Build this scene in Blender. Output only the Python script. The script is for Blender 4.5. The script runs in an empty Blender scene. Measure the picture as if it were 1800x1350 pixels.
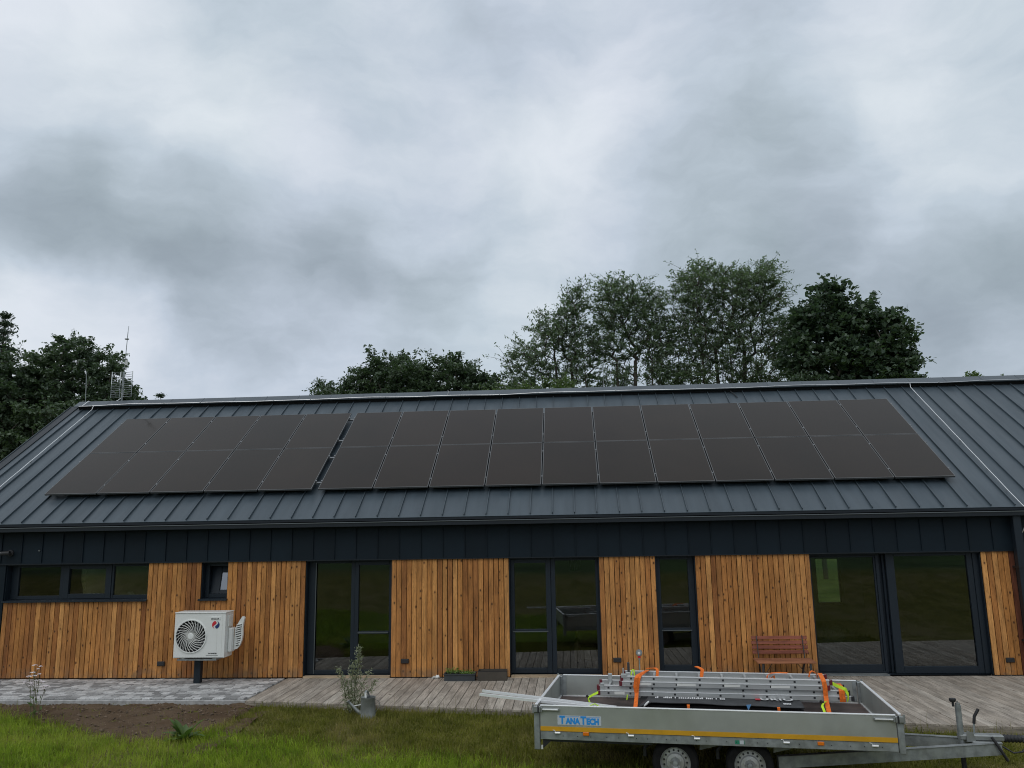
import bpy, bmesh, math, random
import numpy as np
from mathutils import Vector, Matrix

random.seed(7)
RNG = np.random.default_rng(11)
S = bpy.context.scene
COL = S.collection
PI = math.pi

# ------------------------------------------------------------------ camera
cam_data = bpy.data.cameras.new('camera')
cam = bpy.data.objects.new('camera', cam_data)
COL.objects.link(cam)
cam_data.sensor_width = 36.0
cam_data.lens = 27.8436
cam_data.clip_start = 0.1
cam_data.clip_end = 3000
_r = Vector((0.9972299, 0.0725853, -0.01624515))
_u = Vector((0.02887985, -0.1765763, 0.98386318))
_w = Vector((-0.0685455, 0.98160694, 0.17818342))
M = Matrix((( _r.x, _u.x, -_w.x), (_r.y, _u.y, -_w.y), (_r.z, _u.z, -_w.z))).to_4x4()
M.translation = Vector((0.8838, -15.604, 2.7754))
cam.matrix_world = M
S.camera = cam

# ------------------------------------------------------------------ view
S.view_settings.view_transform = 'Standard'
S.view_settings.look = 'None'
S.view_settings.exposure = 0.0
S.view_settings.gamma = 1.0
S.view_settings.use_curve_mapping = False
S.render.engine = 'CYCLES'
S.cycles.max_bounces = 8
S.cycles.transparent_max_bounces = 12
S.cycles.caustics_reflective = False
S.cycles.caustics_refractive = False
S.cycles.use_denoising = True
S.cycles.filter_width = 1.05

# ------------------------------------------------------------------ world: overcast sky
SUN_EL, SUN_AZ = math.radians(52), math.radians(205)   # azimuth measured from +Y, clockwise
world = bpy.data.worlds.new('World')
S.world = world
world.use_nodes = True
NT = world.node_tree
for n in list(NT.nodes):
    NT.nodes.remove(n)


class G:
    """tiny node-graph helper"""
    def __init__(self, tree):
        self.t = tree

    def n(self, typ, ins=None, **kw):
        nd = self.t.nodes.new(typ)
        for k, v in kw.items():
            setattr(nd, k, v)
        for k, v in (ins or {}).items():
            s = nd.inputs[k]
            if isinstance(v, bpy.types.NodeSocket):
                self.t.links.new(v, s)
            else:
                s.default_value = v
        return nd

    def m(self, op, a, b=0.0, c=0.0, clamp=False):
        nd = self.n('ShaderNodeMath', {0: a, 1: b, 2: c}, operation=op)
        nd.use_clamp = clamp
        return nd.outputs[0]

    def vm(self, op, a, b=(0, 0, 0)):
        nd = self.n('ShaderNodeVectorMath', {0: a, 1: b}, operation=op)
        return nd.outputs['Value'] if op in ('DOT_PRODUCT', 'LENGTH') else nd.outputs[0]

    def mix(self, f, a, b, blend='MIX'):
        nd = self.n('ShaderNodeMix', data_type='RGBA', blend_type=blend)
        for k, v in ((0, f), (6, a), (7, b)):
            if isinstance(v, bpy.types.NodeSocket):
                self.t.links.new(v, nd.inputs[k])
            else:
                nd.inputs[k].default_value = v if k == 0 else (*v[:3], 1)
        return nd.outputs[2]

    def noise(self, vec, scale, detail=3, rough=0.5, dist=0.0, out='Fac'):
        nd = self.n('ShaderNodeTexNoise', {'Scale': scale, 'Detail': detail, 'Roughness': rough, 'Distortion': dist})
        if vec is not None:
            self.t.links.new(vec, nd.inputs['Vector'])
        return nd.outputs[out]

    def ss(self, v, a, b, lo=0.0, hi=1.0):
        nd = self.n('ShaderNodeMapRange', {0: v, 1: a, 2: b, 3: lo, 4: hi}, interpolation_type='SMOOTHSTEP')
        return nd.outputs[0]

    def ramp(self, f, stops):
        nd = self.n('ShaderNodeValToRGB', {0: f})
        e = nd.color_ramp.elements
        while len(e) < len(stops):
            e.new(0.5)
        for el, (p, c) in zip(e, stops):
            el.position = p
            el.color = (*c, 1)
        return nd.outputs[0]


g = G(NT)
tc = g.n('ShaderNodeTexCoord')
D = g.vm('NORMALIZE', tc.outputs['Generated'])
warp = g.noise(D, 5.0, 5, 0.55, 0.0, 'Color')
W = g.vm('SUBTRACT', warp, (0.5, 0.5, 0.5))
W = g.vm('MULTIPLY', W, (0.17, 0.17, 0.12))
DW = g.vm('NORMALIZE', g.vm('ADD', D, W))
sep = g.n('ShaderNodeSeparateXYZ', {0: D})
zc = g.m('MAXIMUM', sep.outputs[2], 0.0)
den = g.m('ADD', zc, 0.16)
PX = g.m('DIVIDE', sep.outputs[0], den)
PY = g.m('DIVIDE', sep.outputs[1], den)
comb = g.n('ShaderNodeCombineXYZ', {0: PX, 1: PY, 2: 0.3})
n1 = g.noise(comb.outputs[0], 1.15, 6, 0.52, 0.5)
n2 = g.noise(comb.outputs[0], 2.6, 6, 0.55, 0.2)
n3 = g.noise(g.vm('MULTIPLY', DW, (1.0, 1.0, 2.3)), 7.5, 9, 0.58, 0.0)
B = g.ss(zc, 0.12, 0.60, 0.560, 0.715)
B = g.m('ADD', B, g.m('MULTIPLY', g.m('SUBTRACT', n1, 0.5), 0.14))
B = g.m('ADD', B, g.m('MULTIPLY', g.m('SUBTRACT', n2, 0.5), 0.10))
B = g.m('ADD', B, g.m('MULTIPLY', g.m('SUBTRACT', n3, 0.5), 0.34))
# thicker and thinner places of the cloud cover: direction, angular radius, change of brightness
for (dx, dy, dz), wdeg, amp in (
        ((-.556, .794, .232), 6, .05), ((-.022, .952, .298), 5, .04), ((.079, .871, .485), 6, .03), ((.37, .781, .502), 8, .03), ((.452, .798, .397), 7, .05),
        ((0.333, 0.923, 0.193), 20, -0.010),
        ((-0.471, 0.814, 0.339), 9, -0.099),
        ((-0.573, 0.797, 0.194), 9, 0.145),
        ((0.204, 0.818, 0.538), 9, -0.051),
        ((-0.561, 0.737, 0.376), 11, -0.100),
        ((-0.364, 0.878, 0.309), 9, -0.119),
        ((-0.509, 0.698, 0.504), 11, 0.102),
        ((-0.069, 0.982, 0.175), 9, 0.062),
        ((-0.200, 0.910, 0.364), 11, -0.077),
        ((0.476, 0.852, 0.219), 9, -0.167),
        ((0.211, 0.914, 0.347), 11, -0.105),
        ((0.092, 0.903, 0.421), 11, 0.120),
        ((-0.181, 0.810, 0.558), 9, -0.063),
        ((0.014, 0.830, 0.558), 9, -0.058),
        ((-0.382, 0.828, 0.410), 9, 0.086),
        ((-0.441, 0.881, 0.168), 9, 0.026),
        ((-0.360, 0.763, 0.538), 9, -0.056),
        ((0.455, 0.752, 0.477), 9, -0.039),
        ((-0.341, 0.924, 0.172), 9, 0.034),
        ((-0.195, 0.883, 0.426), 9, 0.064),
        ((0.333, 0.923, 0.193), 9, -0.068),
        ((0.437, 0.888, 0.143), 9, 0.075),
        ((-0.062, 0.929, 0.365), 9, 0.027),
        ((0.078, 0.930, 0.360), 9, -0.074),
        ((0.208, 0.855, 0.476), 9, -0.091),
        ((0.324, 0.829, 0.455), 9, 0.023)):
    L = math.sqrt(dx * dx + dy * dy + dz * dz)
    dt = g.vm('DOT_PRODUCT', DW, (dx / L, dy / L, dz / L))
    B = g.m('ADD', B, g.ss(dt, math.cos(math.radians(wdeg)), 1.0, 0.0, amp * 1.3))
B = g.ss(B, 0.22, 0.98, 0.33, 0.88)
cl = g.ramp(B, [(0.22, (.190, .232, .268)), (0.42, (.362, .430, .480)), (0.62, (.548, .630, .705)), (0.92, (.86, .91, .95))])
tint = g.noise(D, 3.0, 2, 0.5)
cl = g.mix(g.ss(tint, 0.35, 0.7, 0.0, 1.0), cl, (1.0, 0.98, 1.015), 'MULTIPLY')
sky = g.n('ShaderNodeTexSky', sky_type='NISHITA')
sky.sun_disc = False
sky.sun_elevation = SUN_EL
sky.sun_rotation = SUN_AZ
bg1 = g.n('ShaderNodeBackground', {'Color': sky.outputs[0], 'Strength': 0.1})
cl10 = g.mix(1.0, cl, (10, 10, 10), 'MULTIPLY')
bg2 = g.n('ShaderNodeBackground', {'Color': cl10, 'Strength': 0.1})
mxs = g.n('ShaderNodeMixShader', {0: 0.95, 1: bg1.outputs[0], 2: bg2.outputs[0]})
wo = g.n('ShaderNodeOutputWorld')
NT.links.new(mxs.outputs[0], wo.inputs[0])

# ------------------------------------------------------------------ sun, spread wide by the cloud
sd = bpy.data.lights.new('sun', 'SUN')
sd.energy = 0.75
sd.angle = math.radians(45)
sd.color = (1.0, 0.97, 0.93)
sun = bpy.data.objects.new('sun', sd)
COL.objects.link(sun)
sv = Vector((math.sin(SUN_AZ) * math.cos(SUN_EL), math.cos(SUN_AZ) * math.cos(SUN_EL), math.sin(SUN_EL)))
sun.rotation_euler = sv.to_track_quat('Z', 'Y').to_euler()
sun.location = (0, -10, 40)


# ------------------------------------------------------------------ mesh helpers
class MB:
    def __init__(s):
        s.v, s.f, s.mi = [], [], []

    def add(s, vs, fs, m=0):
        b = len(s.v)
        s.v += [tuple(p) for p in vs]
        s.f += [tuple(i + b for i in f) for f in fs]
        s.mi += [m] * len(fs)
        return s

    def box(s, x0, x1, y0, y1, z0, z1, m=0, ch=0.0):
        if ch <= 0:
            vs = [(x, y, z) for z in (z0, z1) for y in (y0, y1) for x in (x0, x1)]
            return s.add(vs, [(0, 2, 3, 1), (4, 5, 7, 6), (0, 1, 5, 4), (1, 3, 7, 5), (3, 2, 6, 7), (2, 0, 4, 6)], m)
        X, Y, Z, c = (x0, x1), (y0, y1), (z0, z1), ch
        vs, idx = [], {}
        for i in (0, 1):
            for j in (0, 1):
                for k in (0, 1):
                    sx, sy, sz = (1 - 2 * i), (1 - 2 * j), (1 - 2 * k)
                    for a in range(3):
                        p = [X[i], Y[j], Z[k]]
                        for b, sg in ((0, sx), (1, sy), (2, sz)):
                            if b != a:
                                p[b] += sg * c
                        idx[(i, j, k, a)] = len(vs)
                        vs.append(p)
        I, fs = idx, []
        for a in range(3):
            o = [b for b in range(3) if b != a]
            for e in (0, 1):
                q = []
                for (p, r) in ((0, 0), (1, 0), (1, 1), (0, 1)):
                    t = [0, 0, 0]
                    t[a] = e
                    t[o[0]], t[o[1]] = p, r
                    q.append(I[(*t, a)])
                flip = (e == 0) != (a == 1)
                fs.append(tuple(reversed(q)) if flip else tuple(q))
        for a in range(3):
            o = [b for b in range(3) if b != a]
            for p in (0, 1):
                for r in (0, 1):
                    t0 = [0, 0, 0]
                    t0[o[0]], t0[o[1]] = p, r
                    t1 = list(t0)
                    t1[a] = 1
                    fs.append((I[(*t0, o[0])], I[(*t1, o[0])], I[(*t1, o[1])], I[(*t0, o[1])]))
        for i in (0, 1):
            for j in (0, 1):
                for k in (0, 1):
                    fs.append((I[(i, j, k, 0)], I[(i, j, k, 1)], I[(i, j, k, 2)]))
        return s.add(vs, fs, m)

    def beam(s, a, b, wdt, hgt, m=0, up=(0, 0, 1)):
        """rectangular bar from a to b"""
        a, b = Vector(a), Vector(b)
        d = (b - a).normalized()
        u = Vector(up)
        sd_ = d.cross(u)
        if sd_.length < 1e-4:
            sd_ = d.cross(Vector((1, 0, 0)))
        sd_.normalize()
        u = sd_.cross(d).normalized()
        p, q = sd_ * wdt / 2, u * hgt / 2
        vs = [a - p - q, a + p - q, a + p + q, a - p + q, b - p - q, b + p - q, b + p + q, b - p + q]
        return s.add(vs, [(3, 2, 1, 0), (4, 5, 6, 7), (0, 1, 5, 4), (1, 2, 6, 5), (2, 3, 7, 6), (3, 0, 4, 7)], m)

    def tube(s, pts, r, n=8, m=0, caps=True):
        pts = [Vector(p) for p in pts]
        rs = r if isinstance(r, (list, tuple)) else [r] * len(pts)
        vs, fs = [], []
        ref = None
        for i, p in enumerate(pts):
            d = (pts[min(i + 1, len(pts) - 1)] - pts[max(i - 1, 0)])
            d = d.normalized() if d.length > 1e-9 else Vector((0, 0, 1))
            if ref is None:
                ref = d.orthogonal().normalized()
            e1 = (ref - d * ref.dot(d))
            e1 = e1.normalized() if e1.length > 1e-6 else d.orthogonal().normalized()
            ref = e1
            e2 = d.cross(e1)
            for k in range(n):
                t = 2 * PI * k / n
                vs.append(p + (e1 * math.cos(t) + e2 * math.sin(t)) * rs[i])
        for i in range(len(pts) - 1):
            for k in range(n):
                a, b = i * n + k, i * n + (k + 1) % n
                fs.append((a, b, b + n, a + n))
        if caps:
            fs.append(tuple(reversed(range(n))))
            fs.append(tuple(range((len(pts) - 1) * n, len(pts) * n)))
        return s.add(vs, fs, m)

    def lathe(s, prof, axis_o, axis_d, n=20, m=0, closed=False):
        """prof: list of (radius, distance along the axis)"""
        o, d = Vector(axis_o), Vector(axis_d).normalized()
        e1 = d.orthogonal().normalized()
        e2 = d.cross(e1)
        vs, fs = [], []
        for (r, h) in prof:
            for k in range(n):
                t = 2 * PI * k / n
                vs.append(o + d * h + (e1 * math.cos(t) + e2 * math.sin(t)) * r)
        R = len(prof)
        for i in range(R if closed else R - 1):
            for k in range(n):
                a, b = i * n + k, i * n + (k + 1) % n
                c, e = ((i + 1) % R) * n + (k + 1) % n, ((i + 1) % R) * n + k
                fs.append((a, b, c, e))
        return s.add(vs, fs, m)

    def prism(s, poly, y0, y1, m=0, ax='xz'):
        n = len(poly)
        P = {'xz': lambda p, h: (p[0], h, p[1]), 'xy': lambda p, h: (p[0], p[1], h), 'yz': lambda p, h: (h, p[0], p[1])}[ax]
        vs = [P(p, y0) for p in poly] + [P(p, y1) for p in poly]
        fs = [tuple(range(n)), tuple(reversed(range(n, 2 * n)))]
        for i in range(n):
            j = (i + 1) % n
            fs.append((i, i + n, j + n, j))
        return s.add(vs, fs, m)

    def ribbon(s, pts, wvec, th=0.003, m=0):
        """a strap: polyline given a width vector and a small thickness"""
        pts = [Vector(p) for p in pts]
        w_ = Vector(wvec) / 2
        vs, fs = [], []
        for i, p in enumerate(pts):
            d = (pts[min(i + 1, len(pts) - 1)] - pts[max(i - 1, 0)]).normalized()
            nn = d.cross(w_)
            nn = nn.normalized() * th if nn.length > 1e-6 else Vector((0, 0, th))
            vs += [p - w_ + nn, p + w_ + nn, p + w_ - nn, p - w_ - nn]
        for i in range(len(pts) - 1):
            a = i * 4
            for k in range(4):
                fs.append((a + k, a + (k + 1) % 4, a + 4 + (k + 1) % 4, a + 4 + k))
        e = (len(pts) - 1) * 4
        fs += [(3, 2, 1, 0), (e, e + 1, e + 2, e + 3)]
        return s.add(vs, fs, m)

    def mesh(s, name, mats, smooth=False):
        me = bpy.data.meshes.new(name)
        me.from_pydata(s.v, [], s.f)
        for mt in (mats if isinstance(mats, (list, tuple)) else [mats]):
            me.materials.append(mt)
        if any(s.mi):
            me.polygons.foreach_set('material_index', s.mi)
        me.update()
        bm = bmesh.new()
        bm.from_mesh(me)
        bmesh.ops.recalc_face_normals(bm, faces=bm.faces)
        bm.to_mesh(me)
        bm.free()
        if smooth:
            me.polygons.foreach_set('use_smooth', [True] * len(me.polygons))
            try:
                me.set_sharp_from_angle(angle=math.radians(40))
            except Exception:
                pass
        return me

    def build(s, name, mats, parent=None, smooth=False, loc=(0, 0, 0), rot=(0, 0, 0)):
        return link(name, s.mesh(name, mats, smooth), parent, loc, rot)


def link(name, me, parent=None, loc=(0, 0, 0), rot=(0, 0, 0), scale=None):
    o = bpy.data.objects.new(name, me)
    COL.objects.link(o)
    o.parent = parent
    o.location = loc
    o.rotation_euler = rot
    if scale:
        o.scale = scale
    return o


def thing(name, label, cat, loc=(0, 0, 0), rotz=0.0, group=None):
    o = bpy.data.objects.new(name, None)
    o.empty_display_size = 0.2
    COL.objects.link(o)
    o.location = loc
    o.rotation_euler = (0, 0, rotz)
    return tag(o, label, cat, group)


def tag(o, label, cat, group=None):
    o['label'] = label
    o['category'] = cat
    if group:
        o['group'] = group
    return o


def kind(o, k):
    o['kind'] = k
    return o


def np_mesh(name, V, F, mat, smooth=False):
    """V (n,3); F (m,k) with one face size"""
    me = bpy.data.meshes.new(name)
    n, m, k = len(V), len(F), F.shape[1]
    me.vertices.add(n)
    me.vertices.foreach_set('co', np.ascontiguousarray(V, dtype=np.float32).ravel())
    me.loops.add(m * k)
    me.loops.foreach_set('vertex_index', np.ascontiguousarray(F, dtype=np.int32).ravel())
    me.polygons.add(m)
    me.polygons.foreach_set('loop_start', np.arange(0, m * k, k, dtype=np.int32))
    if smooth:
        me.polygons.foreach_set('use_smooth', np.ones(m, dtype=bool))
    me.materials.append(mat)
    me.update(calc_edges=True)
    return me


def text_mesh(txt, size, mat, ext=0.001, bold=0.0, space=1.0):
    cu = bpy.data.curves.new('lettering', 'FONT')
    cu.body = txt
    cu.size = size
    cu.extrude = ext
    cu.offset = bold
    cu.space_character = space
    cu.resolution_u = 3
    ob = bpy.data.objects.new('lettering', cu)
    COL.objects.link(ob)
    dg = bpy.context.evaluated_depsgraph_get()
    me = bpy.data.meshes.new_from_object(ob.evaluated_get(dg))
    bpy.data.objects.remove(ob)
    me.materials.clear()
    me.materials.append(mat)
    return me


# ------------------------------------------------------------------ materials
def new_mat(name):
    mt = bpy.data.materials.new(name)
    mt.use_nodes = True
    t = mt.node_tree
    for n in list(t.nodes):
        t.nodes.remove(n)
    gg = G(t)
    out = gg.n('ShaderNodeOutputMaterial')
    return mt, gg, out


def mat(name, col, rough=0.5, metal=0.0, var=0.0, dirt=(0, 0), stretch=(1, 1, 1), bump=(0, 0), spec=0.5, coat=0.0, coords='Object', roughvar=0.0, island=0.0, stint=(1, 1, 1)):
    """principled paint/metal/plastic with per-object value variation, mottling and fine relief"""
    mt, gg, out = new_mat(name)
    tcn = gg.n('ShaderNodeTexCoord')
    oi = gg.n('ShaderNodeObjectInfo')
    vec = gg.vm('MULTIPLY', tcn.outputs[coords], stretch)
    off = gg.m('MULTIPLY', oi.outputs['Random'], 57.0)
    vec = gg.vm('ADD', vec, off)
    c = gg.n('ShaderNodeRGB')
    c.outputs[0].default_value = (*col, 1)
    cs = c.outputs[0]
    if var:
        f = gg.m('ADD', gg.m('MULTIPLY', oi.outputs['Random'], 2 * var), 1 - var)
        cs = gg.mix(1.0, cs, gg.n('ShaderNodeCombineXYZ', {0: f, 1: f, 2: f}).outputs[0], 'MULTIPLY')
    if island:
        ge = gg.n('ShaderNodeNewGeometry')
        f = gg.m('ADD', gg.m('MULTIPLY', gg.m('FRACT', gg.m('ADD', ge.outputs['Random Per Island'], oi.outputs['Random'])), 2 * island), 1 - island)
        cs = gg.mix(1.0, cs, gg.n('ShaderNodeCombineXYZ', {0: f, 1: f, 2: f}).outputs[0], 'MULTIPLY')
    if dirt[1]:
        nz = gg.noise(vec, dirt[0], 5, 0.6)
        f = gg.ss(nz, 0.3, 0.7, 1 - dirt[1], 1 + dirt[1])
        cs = gg.mix(1.0, cs, gg.n('ShaderNodeCombineXYZ', {0: f, 1: f, 2: f}).outputs[0], 'MULTIPLY')
    p = gg.n('ShaderNodeBsdfPrincipled', {'Base Color': cs, 'Roughness': rough, 'Metallic': metal, 'Specular IOR Level': spec, 'Specular Tint': (*stint, 1), 'Coat Weight': coat, 'Coat Roughness': 0.08})
    if roughvar:
        nr = gg.noise(vec, dirt[0] * 0.6 + 1.0, 4, 0.6)
        rr = gg.ss(nr, 0.3, 0.7, max(rough - roughvar, 0.03), rough + roughvar)
        mt.node_tree.links.new(rr, p.inputs['Roughness'])
    if bump[1]:
        nb = gg.noise(vec, bump[0], 4, 0.6)
        bn = gg.n('ShaderNodeBump', {'Strength': bump[1], 'Distance': 0.01, 'Height': nb})
        mt.node_tree.links.new(bn.outputs[0], p.inputs['Normal'])
    mt.node_tree.links.new(p.outputs[0], out.inputs[0])
    return mt


def wood_mat(name, cols, rough=0.6, knots=0.0, along=2, fine=70.0, ringscale=26.0, bump=0.25):
    """sawn softwood: per-board tone, long grain, cathedral rings and knots; `along` = local axis of the grain"""
    mt, gg, out = new_mat(name)
    tcn = gg.n('ShaderNodeTexCoord')
    oi = gg.n('ShaderNodeObjectInfo')
    rnd = oi.outputs['Random']
    off = gg.n('ShaderNodeCombineXYZ', {0: gg.m('MULTIPLY', rnd, 91.0), 1: gg.m('MULTIPLY', rnd, 37.0), 2: gg.m('MULTIPLY', rnd, 53.0)}).outputs[0]
    vec = gg.vm('ADD', tcn.outputs['Object'], off)
    st = [1.0, 1.0, 1.0]
    st[along] = 0.035
    st2 = [1.0, 1.0, 1.0]
    st2[along] = 0.10
    grain = gg.noise(gg.vm('MULTIPLY', vec, tuple(st)), fine, 4, 0.6)
    rings = gg.noise(gg.vm('MULTIPLY', vec, tuple(st2)), ringscale, 2, 0.45, 0.4)
    saw = gg.m('FRACT', gg.m('MULTIPLY', rings, 7.0))
    saw = gg.m('MULTIPLY', saw, saw)
    st3 = [1.0, 1.0, 1.0]
    st3[along] = 0.22
    blot = gg.noise(gg.vm('MULTIPLY', vec, tuple(st3)), 7.0, 4, 0.6)
    tone = gg.m('FRACT', gg.m('MULTIPLY', rnd, 7.31))
    c = gg.ramp(tone, [(i / (len(cols) - 1), cc) for i, cc in enumerate(cols)])
    f = gg.m('ADD', gg.ss(grain, 0.25, 0.75, 0.78, 1.16), gg.m('MULTIPLY', saw, -0.26))
    f = gg.m('MULTIPLY', f, gg.ss(blot, 0.3, 0.7, 0.72, 1.22))
    c = gg.mix(1.0, c, gg.n('ShaderNodeCombineXYZ', {0: f, 1: f, 2: f}).outputs[0], 'MULTIPLY')
    if knots:
        stk = [1.0, 1.0, 1.0]
        stk[along] = 0.72
        vo = gg.n('ShaderNodeTexVoronoi', {'Vector': gg.vm('MULTIPLY', vec, tuple(stk)), 'Scale': 9.0})
        sc = gg.n('ShaderNodeSeparateColor', {0: vo.outputs['Color']})
        k1 = gg.ss(vo.outputs['Distance'], 0.09, 0.19, 1.0, 0.0)
        k2 = gg.ss(vo.outputs['Distance'], 0.10, 0.34, 0.5, 0.0)
        on = gg.m('GREATER_THAN', sc.outputs[0], 1 - knots)
        c = gg.mix(gg.m('MULTIPLY', k2, on), c, tuple(v * 0.5 for v in cols[-1]))
        c = gg.mix(gg.m('MULTIPLY', k1, gg.m('MULTIPLY', on, .85)), c, (0.055, 0.022, 0.010))
    if knots and along == 2:
        # splash marks and greying near the foot of the boards
        sz = gg.n('ShaderNodeSeparateXYZ', {0: gg.n('ShaderNodeNewGeometry').outputs['Position']}).outputs[2]
        sp = gg.noise(gg.n('ShaderNodeNewGeometry').outputs['Position'], 5.0, 5, 0.65)
        k = gg.m('MULTIPLY', gg.ss(sz, 0.02, 0.30, 1.0, 0.0), gg.ss(sp, 0.40, 0.62))
        c = gg.mix(gg.m('MULTIPLY', k, 0.55), c, (.17, .125, .085))
    p = gg.n('ShaderNodeBsdfPrincipled', {'Base Color': c, 'Roughness': rough, 'Specular IOR Level': 0.3})
    bn = gg.n('ShaderNodeBump', {'Strength': bump, 'Distance': 0.004, 'Height': grain})
    mt.node_tree.links.new(bn.outputs[0], p.inputs['Normal'])
    mt.node_tree.links.new(p.outputs[0], out.inputs[0])
    return mt


def glass_mat(name, tint=(0.55, 0.6, 0.57), ior=1.5):
    mt, gg, out = new_mat(name)
    fr = gg.n('ShaderNodeFresnel', {'IOR': ior})
    tr = gg.n('ShaderNodeBsdfTransparent', {'Color': (*tint, 1)})
    tcn = gg.n('ShaderNodeTexCoord')
    nz = gg.noise(tcn.outputs['Object'], 0.9, 2, 0.5)
    bn = gg.n('ShaderNodeBump', {'Strength': 0.05, 'Distance': 0.01, 'Height': nz})
    gl = gg.n('ShaderNodeBsdfGlossy', {'Color': (0.95, 0.97, 1, 1), 'Roughness': 0.0, 'Normal': bn.outputs[0]})
    ms = gg.n('ShaderNodeMixShader', {0: fr.outputs[0], 1: tr.outputs[0], 2: gl.outputs[0]})
    mt.node_tree.links.new(ms.outputs[0], out.inputs[0])
    return mt


def leaf_mat(name, c1, c2, trans=0.35, nscale=0.35):
    mt, gg, out = new_mat(name)
    ge = gg.n('ShaderNodeNewGeometry')
    nz = gg.noise(ge.outputs['Position'], nscale, 3, 0.6)
    f = gg.m('ADD', gg.m('MULTIPLY', ge.outputs['Random Per Island'], 0.55), gg.m('MULTIPLY', gg.ss(nz, 0.3, 0.7), 0.45))
    c = gg.mix(f, c1, c2)
    p = gg.n('ShaderNodeBsdfPrincipled', {'Base Color': c, 'Roughness': 0.48, 'Specular IOR Level': 0.5})
    t = gg.n('ShaderNodeBsdfTranslucent', {'Color': gg.mix(1.0, c, (1.15, 1.35, 0.75), 'MULTIPLY')})
    ms = gg.n('ShaderNodeMixShader', {0: trans, 1: p.outputs[0], 2: t.outputs[0]})
    mt.node_tree.links.new(ms.outputs[0], out.inputs[0])
    return mt


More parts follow.
